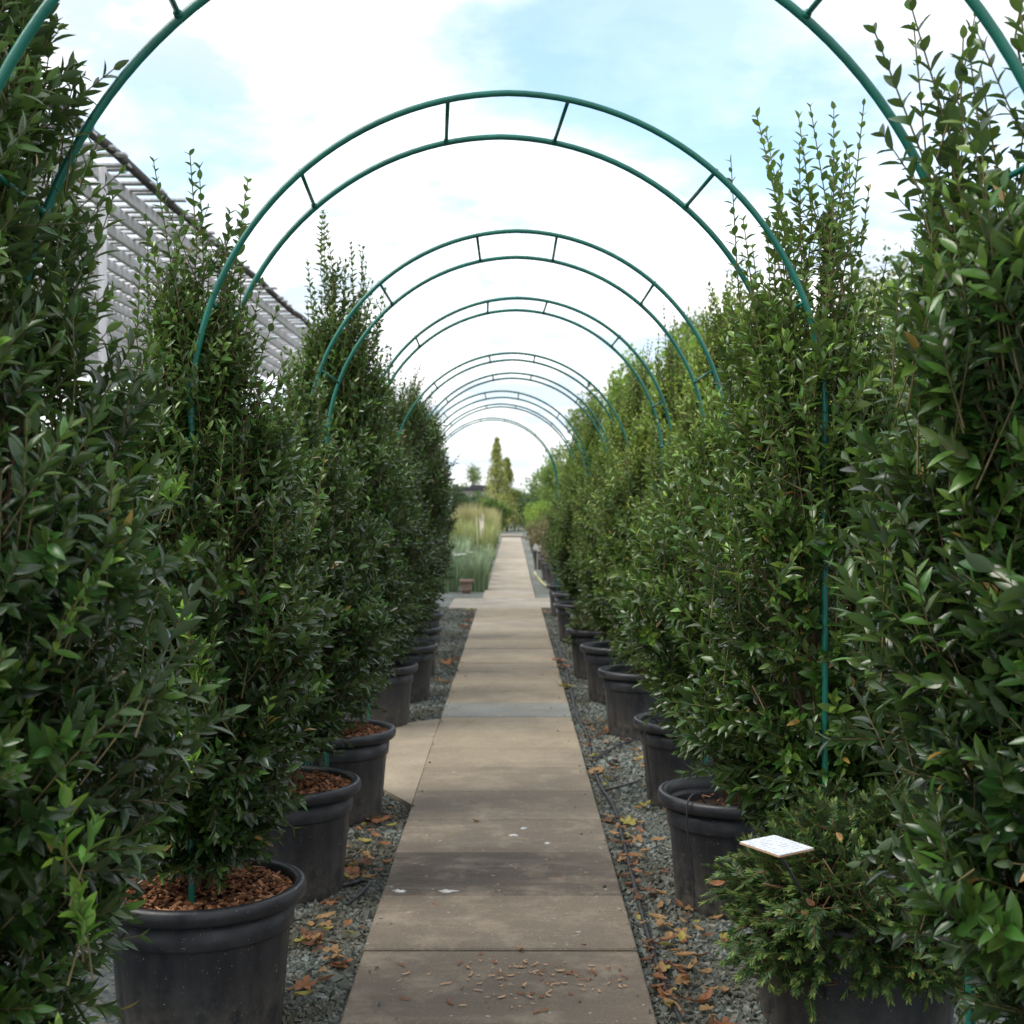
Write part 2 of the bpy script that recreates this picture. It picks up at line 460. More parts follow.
# crossing slabs at the end of the arches
for x0, x1 in ((-.90, -.42), (-.42, .18), (.18, .62)):
    slab(x0, x1, 18.72, 20.6, .86, dz=-.006 if x0 < -.5 else 0)
y = 20.62; k = 0
while y < 58:
    sh = -.02 + .02 * (y - 20) / 38
    L = .61 if y < 22 else .92
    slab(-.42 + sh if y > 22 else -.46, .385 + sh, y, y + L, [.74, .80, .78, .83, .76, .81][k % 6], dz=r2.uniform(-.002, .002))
    y += L; k += 1
slab(-.5, .5, 59, 61, .84, dz=.07)
tag(link('path', a.mesh('path', PATH, smooth=False, attr='slab')), kind='structure')
# side path leaving on the left between the pots
a = Acc()
def poly_slab(pts, val):
    n = len(pts); pts = [(x * (CAMH - PT) / CAMH, y * (CAMH - PT) / CAMH) for x, y in pts]; V = [(x, y, PT - .003) for x, y in pts] + [(x, y, -.02) for x, y in pts]
    fs = [np.array([list(range(n))]), np.array([(i, i + n, (i + 1) % n + n, (i + 1) % n) for i in range(n)])]
    a.add(V, fs, val)
poly_slab([(-.492, 6.46), (-.492, 9.02), (-.73, 8.84), (-1.15, 8.55), (-1.15, 7.7)[:2], (-.66, 6.80)], .66)
poly_slab([(-.665, 6.79), (-1.155, 7.69), (-1.155, 8.54), (-2.2, 8.3), (-2.2, 7.2)], .58)
tag(link('side_path', a.mesh('side_path', PATH, smooth=False, attr='slab')), kind='structure')

# loose gravel: uncountable
rng = np.random.default_rng(5)
def gravel_mesh():
    a = Acc()
    def area(x0, x1, y0, y1, n, s0, s1):
        P = np.stack([rng.uniform(x0, x1, n), rng.uniform(y0, y1, n), np.zeros(n)], 1)
        # keep off the side path
        bad = (P[:, 0] < -.49) & (P[:, 1] > 6.4 - (P[:, 0] + .49) * 1.8) & (P[:, 1] < 9.05 + (P[:, 0] + .49) * .9)
        P = P[~bad]; n = len(P)
        s = rng.uniform(s0, s1, n)
        C = np.array([(x, y, z) for x in (-1, 1) for y in (-1, 1) for z in (-1, 1)], dtype=float)
        V = C[None] * rng.uniform(.35, 1.0, (n, 8, 1)) * np.stack([s * .55, s * .42, s * .3], 1)[:, None, :]
        q = rng.normal(0, 1, (n, 4)); q /= np.linalg.norm(q, axis=1, keepdims=True)
        w, x, y_, z = q.T
        M = np.stack([1 - 2 * (y_ * y_ + z * z), 2 * (x * y_ - z * w), 2 * (x * z + y_ * w), 2 * (x * y_ + z * w), 1 - 2 * (x * x + z * z), 2 * (y_ * z - x * w),
                      2 * (x * z - y_ * w), 2 * (y_ * z + x * w), 1 - 2 * (x * x + y_ * y_)], 1).reshape(n, 3, 3)
        V = np.einsum('nij,nkj->nki', M, V)
        P[:, 2] = s * .14
        V = V + P[:, None]
        f = np.array([(0, 1, 3, 2), (4, 6, 7, 5), (0, 4, 5, 1), (2, 3, 7, 6), (0, 2, 6, 4), (1, 5, 7, 3)])
        a.add(V.reshape(-1, 3), [(f[None] + (np.arange(n) * 8)[:, None, None]).reshape(-1, 4)])
    for sx in (-1, 1):
        lo, hi = (-1.05, -.478) if sx < 0 else (.404, 1.05)
        area(lo, hi, 3.2, 6.6, 9000, .012, .03)
        area(lo, hi, 6.6, 11, 7500, .014, .034)
        area(lo, hi, 11, 18.7, 6000, .018, .038)
        area(lo, hi, 3.2, 9.0, 120, .035, .06)
    for sx in (-1, 1):                      # a few chips kicked up on the slabs
        n = 45; k0 = len(a.V); area(-.05, .05, 3.3, 12, n, .006, .016)
        V = a.V[k0].reshape(-1, 8, 3); off = rng.exponential(.045, len(V)); ctr = V.mean(1)
        V[:, :, 0] += ((-.475 + off if sx < 0 else .40 - off) - ctr[:, 0])[:, None]; V[:, :, 2] += PT + .002
    return a.mesh('gravel', STONE, smooth=False)
tag(link('gravel', gravel_mesh()), kind='stuff', label='loose blue grey gravel chips beside the path')

# ------------------------------------------------------------------ pots
def lathe(acc, prof, seg=72, rib=0.0, cap_bottom=False, attr=0.0, mat=0):
    prof = np.array(prof); n = len(prof)
    th = np.arange(seg) / seg * 2 * np.pi
    rr = prof[:, 0][:, None] * np.ones(seg)[None]
    if rib:
        m = ((prof[:, 1] > .015) & (prof[:, 1] < .30)).astype(float)[:, None]
        rr = rr - rib * m * (np.cos(th * 18)[None] > .90)
    V = np.stack([rr * np.cos(th), rr * np.sin(th), prof[:, 1][:, None] * np.ones(seg)], -1).reshape(-1, 3)
    a_ = np.arange(seg); b_ = (a_ + 1) % seg
    q = np.concatenate([np.stack([a_ + i * seg, b_ + i * seg, b_ + (i + 1) * seg, a_ + (i + 1) * seg], 1) for i in range(n - 1)])
    fs = [q]
    if cap_bottom: fs.append(a_[::-1][None])
    acc.add(V, fs, attr, mat)
a = Acc()
lathe(a, [(.212, 0), (.217, .012), (.2195, .03), (.226, .10), (.234, .20), (.2425, .296), (.2435, .300), (.2515, .304), (.2525, .310), (.258, .378), (.252, .378), (.249, .36), (.236, .22)], rib=.004, cap_bottom=True, seg=108)
POT_ME = a.mesh('pot', POT)
a = Acc()
lathe(a, [(.2585, .372), (.276, .375), (.284, .383), (.287, .397), (.286, .411), (.280, .419), (.270, .422), (.260, .419), (.254, .410), (.2525, .372)])
RIM_ME = a.mesh('rim', POT)

def mulch_mesh(name, h, chips, seed, mats):
    g = np.random.default_rng(seed); a = Acc()
    ring = [0, .06, .12, .18, .225, .248]
    V = [(0, 0, h + .012)]; seg = 28
    for r_ in ring[1:]:
        for k in range(seg):
            t = k / seg * 2 * math.pi
            V.append((r_ * math.cos(t), r_ * math.sin(t), h + .012 * (1 - (r_ / .25) ** 2) + g.uniform(-.005, .005)))
    tri = np.array([(0, 1 + k, 1 + (k + 1) % seg) for k in range(seg)])
    q = np.array([(1 + i * seg + k, 1 + (i + 1) * seg + k, 1 + (i + 1) * seg + (k + 1) % seg, 1 + i * seg + (k + 1) % seg) for i in range(len(ring) - 2) for k in range(seg)])
    a.add(V, [tri, q], 0, 0)
    for i in range(chips):
        rr = .24 * math.sqrt(g.uniform()); t = g.uniform(0, 6.283)
        sx, sy, sz = g.uniform(.012, .042), g.uniform(.006, .015), g.uniform(.002, .006)
        M = Matrix.Rotation(g.uniform(0, 6.28), 3, 'Z') @ Matrix.Rotation(g.normal(0, .35), 3, 'Y') @ Matrix.Rotation(g.normal(0, .4), 3, 'X')
        V = np.array([(x * sx / 2 * g.uniform(.6, 1), y * sy / 2 * g.uniform(.6, 1), z * sz / 2) for x in (-1, 1) for y in (-1, 1) for z in (-1, 1)]) @ np.array(M).T
        V += np.array([rr * math.cos(t), rr * math.sin(t), h + .018 + g.uniform(-.002, .012)])
        a.add(V, [np.array([(0, 1, 3, 2), (4, 6, 7, 5), (0, 4, 5, 1), (2, 3, 7, 6), (0, 2, 6, 4), (1, 5, 7, 3)])], 0, 1)
    return a.mesh(name, mats, smooth=False)
MULCH = mulch_mesh('mulch', .378, 900, 11, [SOIL, CHIP])
SOILM = mulch_mesh('soil', .335, 60, 12, [SOIL, CHIP])

# ------------------------------------------------------------------ evergreen shrubs
def shrub_meshes(seed, H, Rr, n, leaf, ratio=.36, young=.04, wands=22, lean=(0, 0), base=.44, sprigs=(), wl=(.3, .6), mats=None, top=.45, sunlift=0.0, prow=7, bare=(), dens=1.3, clipped=False, fine=False, tip=.22, wstart=.75, wside=3):
    rng = np.random.default_rng(seed)
    LEAF[0] = FINE if fine else COARSE
    la, ta, tr = Acc(), Acc(), Acc()
    ph = rng.uniform(0, 6.28, 8)
    lean = np.array(lean)
    def axis(h):
        t = np.clip((h - .4) / (H - .4), 0, 1)
        return np.stack([lean[0] * t ** 1.3, lean[1] * t ** 1.3], -1)
    def prof(h, th):
        t = np.clip((h - base) / (H - base), 0, 1)
        p = np.interp(t, [0, .07, .2, .48, .66, .84, 1], [.26, .52, .92, 1.0, .74, top, top * .45]) if not clipped else np.interp(t, [0, .07, .2, .5, .78, .9, 1], [.36, .66, .98, 1, .9, .66, .3])
        l = 1 + .13 * np.sin(2 * th + 3.1 * h + ph[0]) + .11 * np.sin(3 * th - 5.3 * h + ph[1]) + .09 * np.sin(5 * th + 9 * h + ph[2]) + .07 * np.sin(11 * h + ph[3] + th)
        return Rr * p * l
    # leaders
    nl = 7
    for i in range(nl):
        th = i / nl * 6.283 + rng.uniform(-.3, .3); h1 = H * rng.uniform(.70, .92)
        r1 = rng.uniform(.15, .6) * Rr * .8
        pts = []
        for k in range(9):
            t = k / 8; h = .36 + (h1 - .36) * t
            q = axis(np.array(h))
            rr_ = .03 + r1 * t ** .8
            pts.append((q[0] + rr_ * math.cos(th + .5 * t) + rng.normal(0, .010), q[1] + rr_ * math.sin(th + .5 * t) + rng.normal(0, .010), h))
        tube(tr, pts, np.linspace(rng.uniform(.009, .014), .0022, 9), 6)
        pts = np.array(pts)
        for k in range(2, 8):                       # limbs off the leader
            for _ in range(3):
                an = rng.uniform(0, 6.283); p0 = pts[k]
                d = np.array([math.cos(an), math.sin(an), rng.uniform(.5, 1.2)]); L = Rr * rng.uniform(.4, .85) * (1 - .08 * k)
                pm = p0 + d * L * .5 + rng.normal(0, .015, 3); p1 = p0 + d * L * .9 + np.array([0, 0, L * .25])
                tube(tr, [p0, pm, p1], [.0042, .0032, .0016], 5)
    # crown shoots
    h = base + (H - .10 - base) * rng.uniform(0, 1, n) ** dens
    th = rng.uniform(0, 6.283, n)
    rho = rng.uniform(.12, 1.0, n) ** .62
    nc = n // 9; ci = rng.integers(0, nc, n)                  # most shoots sit in branch clusters
    hc = base + (H - .12 - base) * rng.uniform(0, 1, nc) ** dens; tc = rng.uniform(0, 6.283, nc); rc = rng.uniform(.35, 1.0, nc) ** .5
    cl = rng.uniform(size=n) < .72
    h = np.where(cl, np.clip(hc[ci] + rng.normal(0, .055, n), base, H), h); th = np.where(cl, tc[ci] + rng.normal(0, .17, n), th)
    rho = np.where(cl, rc[ci] + rng.normal(0, .10, n), rho); rho = np.clip(rho, .05, 1.08)
    hr = (h - base) / (H - base)
    out = np.stack([np.cos(th), np.sin(th), np.zeros(n)], 1)
    L = rng.uniform(.11, .24, n)
    D = out * (.75 - .45 * hr[:, None]) + np.array([0, 0, 1]) * (.34 + .85 * hr[:, None]) + rng.normal(0, .34, (n, 3))
    low = (hr < .12)[:, None]
    D = np.where(low, out * .9 + np.array([0, 0, .22]) + rng.normal(0, .3, (n, 3)), D)
    D = nrm(D)
    pr = prof(h, th)
    rad = np.maximum(rho * pr - L * .55 * np.maximum(0, np.sum(D * out, 1)), .01)
    ax = axis(h)
    P = out * rad[:, None]; P[:, :2] += ax; P[:, 2] = h
    age = np.clip(rng.uniform(0, 1, n) ** 1.7 * .36 + tip * hr ** 1.8 + sunlift, 0, 1)  # paler young tops; the lift paints the right row's sunlight into leaf colour
    bright = (rng.uniform(size=n) < young) & (rho > .75)
    age = np.where(bright, rng.uniform(.75, 1, n), age)
    D[bright] = nrm(D[bright] * .5 + np.array([0, 0, 1.0]))
    npair = rng.integers(prow - 1, prow + 3, n)
    lf = leaf * rng.uniform(.72, 1.15, n) * (1 - .25 * hr ** 2)
    lf = np.where(bright, lf * .72, lf)
    for bx, bz, br in bare:            # places where the photo shows bare stems
        m = ~((np.abs(P[:, 2] - bz) < br) & (np.abs(P[:, 0] - bx) < br * .7) & (P[:, 1] < 0.1) & (rng.uniform(size=len(P)) < .8))
        P, D, L, npair, lf, age = P[m], D[m], L[m], npair[m], lf[m], age[m]
    shoots(la, ta, rng, P, D, L, npair, lf, np.full(len(P), ratio) * rng.uniform(.9, 1.1, len(P)), age)
    # long upright wands at the top
    if wands:
        th = rng.uniform(0, 6.283, wands); fr = np.sqrt(rng.uniform(.02, 1, wands))
        h0 = H - rng.uniform(0, 1, wands) ** 1.3 * wstart
        rr_ = fr * prof(h0, th) * .92
        out = np.stack([np.cos(th), np.sin(th), np.zeros(wands)], 1)
        P = out * rr_[:, None]; P[:, :2] += axis(h0); P[:, 2] = h0
        D = out * rng.uniform(.0, .22, wands)[:, None] + np.array([0, 0, 1.0]) + rng.normal(0, .06, (wands, 3))
        L = rng.uniform(*wl, wands)
        shoots(la, ta, rng, P, D, L, np.maximum((L / (leaf * .56)).astype(int), 4), leaf * rng.uniform(.58, .80, wands), rng.uniform(.46, .60, wands),
               rng.uniform(.22, .55, wands) + sunlift, tw=.0030, open0=1.05, open1=.5)
        # side shoots low on the wands
        q = np.repeat(np.arange(wands), wside); m = len(q)
        t = rng.uniform(.02, .45, m)
        P2 = P[q] + D[q] * (L[q] * t)[:, None]
        D2 = nrm(rng.normal(0, 1, (m, 3))) * np.array([1, 1, .2]) * .6 + np.array([0, 0, .9])
        L2 = rng.uniform(.10, .22, m)
        shoots(la, ta, rng, P2, D2, L2, rng.integers(4, 8, m), leaf * rng.uniform(.5, .75, m), rng.uniform(.4, .5, m), rng.uniform(.2, .55, m) + sunlift)
    for (x, y_, z, L_, dx) in sprigs:
        m = 3
        P = np.array([(x, y_, z)] * m) + rng.normal(0, .012, (m, 3)); D = np.array([(dx, -.1, 1)] * m) + rng.normal(0, .3, (m, 3))
        shoots(la, ta, rng, P, D, np.array([L_, L_ * .6, L_ * .5]), np.array([6, 4, 3]), np.full(m, leaf * .85), np.full(m, .42), np.full(m, 1.0), open0=.8, open1=.25)
    LEAF[0] = COARSE
    m1, m2 = mats
    return la.mesh('foliage', m1, attr='age'), ta.mesh('twigs', m2), tr.mesh('stems', BARK)

def make_shrub(name, meshes, x, y, rz, label, cat, group, mulch, pot=True, scale=1.0, flip=False, zs=1.0):
    o = empty(name, (x, y, 0))
    tag(o, label, cat, group)
    c = link('crown', meshes[0], o, rot=(0, 0, rz)); link('twigs', meshes[1], c)
    link('trunk', meshes[2], o, rot=(0, 0, rz))
    for q in (c, o.children[-1]):
        q.scale = (scale, -scale if flip else scale, zs)
    if pot:
        p = link('pot', POT_ME, o, rot=(0, 0, rz * 1.7)); link('rim', RIM_ME, p)
        link('mulch' if mulch is MULCH else 'soil', mulch, o, rot=(0, 0, rz))
    return o

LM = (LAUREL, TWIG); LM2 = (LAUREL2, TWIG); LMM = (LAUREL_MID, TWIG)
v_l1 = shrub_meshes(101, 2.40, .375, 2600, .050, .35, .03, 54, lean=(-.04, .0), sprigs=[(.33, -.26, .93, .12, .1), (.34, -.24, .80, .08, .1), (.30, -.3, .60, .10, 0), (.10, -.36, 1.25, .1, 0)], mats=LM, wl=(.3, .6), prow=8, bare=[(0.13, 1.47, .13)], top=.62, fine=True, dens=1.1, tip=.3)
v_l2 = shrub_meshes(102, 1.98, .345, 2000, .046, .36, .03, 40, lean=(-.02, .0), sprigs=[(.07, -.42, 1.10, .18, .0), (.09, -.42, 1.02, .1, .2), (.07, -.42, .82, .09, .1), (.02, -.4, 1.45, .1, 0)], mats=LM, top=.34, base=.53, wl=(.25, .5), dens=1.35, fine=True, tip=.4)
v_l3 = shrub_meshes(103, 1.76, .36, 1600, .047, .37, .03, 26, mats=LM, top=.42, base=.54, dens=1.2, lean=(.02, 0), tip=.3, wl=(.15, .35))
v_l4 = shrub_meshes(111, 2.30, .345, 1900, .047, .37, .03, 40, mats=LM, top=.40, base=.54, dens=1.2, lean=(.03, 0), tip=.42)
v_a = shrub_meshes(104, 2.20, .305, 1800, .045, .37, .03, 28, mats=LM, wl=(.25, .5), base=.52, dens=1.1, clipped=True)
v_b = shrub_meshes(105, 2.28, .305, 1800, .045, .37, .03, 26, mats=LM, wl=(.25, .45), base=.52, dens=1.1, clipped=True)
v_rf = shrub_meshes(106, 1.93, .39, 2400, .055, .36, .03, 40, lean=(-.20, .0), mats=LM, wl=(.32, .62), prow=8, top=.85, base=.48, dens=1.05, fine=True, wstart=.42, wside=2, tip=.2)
v_r15 = shrub_meshes(110, 2.02, .35, 1600, .049, .38, .06, 38, lean=(-.10, .0), mats=LMM, wl=(.4, .72), sunlift=.05, top=.62, base=.50, dens=1.5, fine=True, tip=.4)
v_r2 = shrub_meshes(107, 1.80, .345, 1500, .048, .38, .06, 26, lean=(.04, .0), mats=LMM, wl=(.2, .42), sunlift=.06, top=.5, base=.57, dens=1.4, tip=.5)
v_c = shrub_meshes(108, 2.20, .34, 1650, .047, .39, .06, 36, lean=(.17, 0), mats=LM2, wl=(.3, .55), sunlift=.06, top=.40, base=.52, dens=1.25, tip=.6)
v_d = shrub_meshes(109, 2.20, .33, 1650, .047, .39, .06, 36, lean=(.20, 0), mats=LM2, wl=(.3, .55), sunlift=.08, top=.40, base=.52, dens=1.25, tip=.6)

LROW, RROW = 'potted evergreen shrubs in the row left of the path', 'potted evergreen shrubs in the row right of the path'
ordn = ['nearest', 'second', 'third', 'fourth', 'fifth', 'sixth', 'seventh', 'eighth', 'ninth', 'tenth']
left = [(v_l1, -.985, 2.22, 0, 'dark evergreen shrub filling the left edge of the photo, nearest in its row', 1),
        (v_l2, -.86, 3.66, 0, 'dark evergreen shrub whose black pot shows red bark mulch and a steel leg', 1),
        (v_l3, -.86, 5.00, 0, 'dark evergreen shrub in a mulched pot just in front of the side path', 1),
        (v_l4, -.83, 6.17, 0, 'dark evergreen shrub whose pot touches the front corner of the side path', 1),
        (v_b, -.90, 8.63, 3.3, 'dark evergreen shrub whose pot stands just beyond the side path', 0),
        (v_a, -.84, 9.85, 4.4, 'sixth evergreen shrub from the camera in the left row', 0),
        (v_b, -.88, 11.25, 5.1, 'seventh evergreen shrub from the camera in the left row', 0),
        (v_a, -.95, 12.7, .6, 'eighth evergreen shrub from the camera in the left row', 0),
        (v_b, -1.05, 14.0, 1.9, 'dark evergreen shrub last in the left row, next to the crossing slabs', 0)]
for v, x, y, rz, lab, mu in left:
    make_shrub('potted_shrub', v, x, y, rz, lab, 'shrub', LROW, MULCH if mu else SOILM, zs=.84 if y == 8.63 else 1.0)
right = [(v_rf, 1.09, 2.16, 0, 'large glossy leaved evergreen shrub filling the right edge behind the low yew', 1, 1),
         (v_r15, .93, 3.76, 0, 'evergreen shrub with tall leafy wands whose pot is hidden behind the low yew', 0, 1),
         (v_r2, .82, 4.83, 0, 'evergreen shrub in the big black pot left of the white label', 0, 1),
         (v_c, .88, 6.45, .0, 'evergreen shrub in a dusty pot with a dripper hose hooked over its rim', 0, 1),
         (v_d, .83, 8.37, .0, 'evergreen shrub whose pot has a short branch hose lying against it', 0, 1),
         (v_c, .79, 9.8, .0, 'evergreen shrub in front of the small yew dome in the right row', 0, .92),
         (v_d, .84, 12.5, .0, 'evergreen shrub just behind the small yew dome in the right row', 0, .9),
         (v_c, .72, 13.9, .0, 'evergreen shrub at the far end of the right row beside the crossing slabs', 0, .86),
         (v_d, .76, 15.6, .0, 'yellowish evergreen shrub beyond the last black pot of the right row', 0, .9),
         (v_c, .73, 17.2, .0, 'farthest evergreen shrub of the right row beside the yellow hose', 0, .9)]
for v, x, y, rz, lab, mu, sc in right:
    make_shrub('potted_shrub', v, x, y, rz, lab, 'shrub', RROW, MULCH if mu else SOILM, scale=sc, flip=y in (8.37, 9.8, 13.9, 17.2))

# ------------------------------------------------------------------ yews
def yew_meshes(seed, n, Rr, hgt, z0=.38, lean=(0, 0)):
    rng = np.random.default_rng(seed); la, ta = Acc(), Acc()
    th = rng.uniform(0, 6.283, n); rho = rng.uniform(.15, 1, n) ** .4
    el = rng.uniform(-.85, 1.45, n)
    out = np.stack([np.cos(th) * np.cos(el), np.sin(th) * np.cos(el), np.sin(el)], 1)
    lump = 1 + .16 * np.sin(3 * th + 4 * el) + .12 * np.sin(5 * th - 6 * el + 1)
    P = out * np.array([Rr, Rr, hgt]) * (rho * lump)[:, None] * .8 + np.array([lean[0], lean[1], z0 + .05])
    D = nrm(out * np.array([1, 1, .8]) + np.array([0, 0, .05]) + rng.normal(0, .55, (n, 3)))
    L = rng.uniform(.035, .085, n)
    twigs(ta, P - D * .05, P + D * L[:, None], .0022, .001)
    u = nrm(np.cross(D, np.array([0, 0, 1.0]) + rng.normal(0, .3, (n, 3)))); w = np.cross(D, u)
    m = 20
    for k in range(m):
        t = (k + .5) / m
        for s in (1, -1):
            X = u * s * (1.0 - .5 * t) + D * (.55 + .6 * t) + np.where(rng.uniform(size=(n, 1)) < .3, w, -w * 0) * .35 + rng.normal(0, .10, (n, 3))
            Ln = (.025 + .006 * rng.uniform(-1, 1, n)) * (1 - .35 * t)
            ag = np.clip(.15 + .4 * (t > .75) + .25 * rho ** 3 * rng.uniform(0, 1, n) + rng.normal(0, .06, n), 0, 1)
            diamonds(la, P + D * (L * t)[:, None], X, w * np.sign(w[:, 2:3] + 1e-6) + rng.normal(0, .25, (n, 3)), Ln, .0052, ag)
    for i in range(7):
        an = i * .9
        tube(ta, [(0, 0, .34), (.3 * Rr * math.cos(an), .3 * Rr * math.sin(an), z0 + .06), (.75 * Rr * math.cos(an), .75 * Rr * math.sin(an), z0 + .12)], [.009, .006, .003], 6)
    return la.mesh('foliage', YEW, attr='age'), ta.mesh('branches', TWIG_DARK)
def make_yew(x, y, ms, lab, sc=1.0):
    o = empty('potted_yew', (x, y, 0)); tag(o, lab, 'yew bush', 'low yew bushes in black pots')
    c = link('crown', ms[0], o); link('branches', ms[1], c); c.scale = (sc, sc, 1)
    p = link('pot', POT_ME, o); link('rim', RIM_ME, p); link('soil', SOILM, o)
    return o
make_yew(.93, 3.50, yew_meshes(55, 4200, .43, .29, lean=(.02, -.03)), 'low spreading yew in a black pot under the white plant label')
ym = yew_meshes(56, 520, .34, .30)
make_yew(.74, 11.1, ym, 'small rounded yew dome in a pot among the tall right hand shrubs')

# plant label on a stake
o = empty('plant_label', (.612, 3.05, 0)); tag(o, 'white printed plant label on a thin stake above the low yew', 'plant label')
a = Acc(); box(a, (0, 0, 0), (.125, .115, .002), bev=.0006); 
rot = (R(4), R(2), R(40))
link('card', a.mesh('card', PRINT, smooth=False), o, (0, 0, .678), rot)
a = Acc(); box(a, (0, 0, -.0035), (.127, .117, .004), bev=.001)
link('backing', a.mesh('backing', CHIP_PALE, smooth=False), o, (0, 0, .678), rot)
a = Acc(); tube(a, [(.16, .19, .36), (.08, .10, .54), (0, 0, .668)], .004, 8)
link('stake', a.mesh('stake', HOSE), o)

# ------------------------------------------------------------------ steel arches
Z2 = 3.52
def hoop_pts(rad, spring, cx, n=30, e=.018, foot=-.05):
    """two bent halves that meet in a slight point at the crown"""
    pts = [(cx - rad, 0, foot), (cx - rad, 0, .5), (cx - rad, 0, spring * .8)]
    half = []
    for i in range(n + 1):
        t = i / n * (math.pi / 2 - .014)
        half.append((rad * math.cos(t), rad * math.sin(t)))
    s = rad / half[-1][0] if False else 1
    kx = half[-1][0]
    left = [(cx - (h_[0] - kx * (i / n)), 0, spring + h_[1]) for i, h_ in enumerate(half)]
    right = [(2 * cx - p[0], 0, p[2]) for p in left]
    return pts + left + right[::-1][1:] + [(cx + rad, 0, spring * .8), (cx + rad, 0, .5), (cx + rad, 0, foot)]
def make_arch(yf, depth, top, cx, cxb, half, lab, tr=.0085):
    o = empty('garden_arch', (0, yf, 0)); tag(o, lab, 'garden arch', 'green steel arches over the path')
    spring = top - half
    for yy, c in ((0, cx), (depth, cxb)):
        a = Acc(); tube(a, hoop_pts(half, spring, c), tr, 10)
        link('hoop', a.mesh('hoop', STEEL), o, (0, yy, 0))
    for ang in (-86, -70, -41, -11, 11, 41, 70, 86):
        s, c_ = math.sin(R(ang)), math.cos(R(ang))
        a = Acc(); tube(a, [(cx + half * s, .004, spring + half * c_), (cxb + half * s, depth - .004, spring + half * c_)], [.0055, .0055], 8)
        for e0, e1 in ((cx + half * s, .004), (cxb + half * s, depth - .004)):     # weld beads
            d0 = -1 if e1 > .1 else 1
            tube(a, [(e0, e1 + d0 * .004, spring + half * c_), (e0, e1 + d0 * .010, spring + half * c_), (e0, e1 + d0 * .016, spring + half * c_)], [.009, .0085, .006], 8)
        link('strut', a.mesh('strut', STEEL), o)
    return o
def top_of(ypix, z): return CAMH + (HY - ypix) * z / F
U = Z2 / F
arch = [(.556 * Z2, .42, 2.556, .000, -.035, .86, 'nearest green steel arch, cut off by the top edge of the photo'),
        (Z2, .42, top_of(93, Z2), -.010, -.035, .845, 'green steel arch standing at the nearest mulched pot on the left'),
        (1.51 * Z2, .565, top_of(231, 1.51 * Z2), .02, .02, .845, 'third green steel arch from the camera'),
        (2.0 * Z2, .44, top_of(298, 2.0 * Z2), .03, .02, .83, 'fourth green steel arch from the camera'),
        (2.7 * Z2, .45, top_of(353, 2.7 * Z2), .0, .0, .86, 'fifth green steel arch from the camera'),
        (3.14 * Z2, .45, top_of(373, 3.14 * Z2), .0, .0, .85, 'sixth green steel arch from the camera'),
        (3.6 * Z2, .75, top_of(391, 3.6 * Z2), -.1, -.1, .85, 'seventh green steel arch from the camera'),
        (4.1 * Z2, .42, top_of(404, 4.1 * Z2), -.12, -.12, .85, 'second farthest green steel arch'),
        (4.8 * Z2, .42, top_of(418, 4.8 * Z2), -.25, -.25, .83, 'farthest green steel arch, before the crossing slabs')]
for q in arch: make_arch(*q)

# ------------------------------------------------------------------ hoses
def smooth_curve(pts, n=8):
    P = np.array(pts, dtype=float); out = []
    for i in range(len(P) - 1):
        p0, p1, p2, p3 = P[max(i - 1, 0)], P[i], P[i + 1], P[min(i + 2, len(P) - 1)]
        for k in range(n):
            t = k / n
            out.append(.5 * ((2 * p1) + (-p0 + p2) * t + (2 * p0 - 5 * p1 + 4 * p2 - p3) * t * t + (-p0 + 3 * p1 - 3 * p2 + p3) * t ** 3))
    out.append(P[-1]); return out
def gp(px, py, h=0.0):
    z = F * (CAMH - h) / (py - HY)
    return ((px - HX) * z / F, z, h)
a = Acc()
tube(a, smooth_curve([gp(703, 1090, .022), gp(682, 1024, .022), gp(664, 985, .022), gp(645, 925, .022), gp(633, 880, .024), gp(623, 840, .022), gp(614, 808, .022), gp(600, 785, .024), gp(592, 762, .022), gp(587, 735, .022), gp(577, 716, .022), gp(571, 690, .022), gp(563, 660, .022), gp(556, 640, .022)]), .0085, 8)
tag(link('drip_hose', a.mesh('drip_hose', HOSE)), 'long black drip hose lying on the gravel right of the path', 'hose', 'black drip hoses on the gravel')
for pts, lab in (([gp(593, 761, .02), gp(606, 752, .022), gp(622, 744, .022), gp(640, 738, .03)], 'short thick black branch hose beside a pot right of the path'),
                 ([gp(604, 790, .02), gp(622, 786, .02), gp(640, 780, .02)], 'thin black branch hose crossing the gravel right of the path')):
    a = Acc(); tube(a, smooth_curve(pts), .008 if 'thick' in lab else .005, 8)
    tag(link('drip_hose', a.mesh('drip_hose', HOSE)), lab, 'hose', 'black drip hoses on the gravel')
# dripper lines over pot rims
for (x, y, an, lab) in ((.85, 6.45, 3.9, 'thin black dripper line hooked over the rim of the dusty pot'), (.82, 4.83, 3.95, 'thin black dripper line hooked over the rim of the big right pot'),):
    ca, sa = math.cos(an), math.sin(an)
    pr = [(.19, .40), (.24, .445), (.285, .437), (.302, .40), (.296, .30), (.265, .15), (.262, .03), (.30, .012)]
    a = Acc(); tube(a, smooth_curve([(x + r_ * ca, y + r_ * sa, h_) for r_, h_ in pr]), .0035, 6)
    tag(link('dripper_line', a.mesh('dripper_line', HOSE)), lab, 'hose')
a = Acc(); tube(a, smooth_curve([(-.60, 4.78, .015), (-.56, 4.86, .03), (-.54, 4.98, .035), (-.58, 5.06, .02), (-.66, 5.0, .015)]), .006, 8)
tag(link('drip_hose', a.mesh('drip_hose', HOSE)), 'black hose loop on the gravel left of the path', 'hose', 'black drip hoses on the gravel')
a = Acc(); tube(a, smooth_curve([(.47, 28, .03), (.52, 25.5, .03), (.56, 24, .03), (.66, 22.4, .03), (.86, 21, .03), (1.1, 20.4, .03)]), .016, 8)
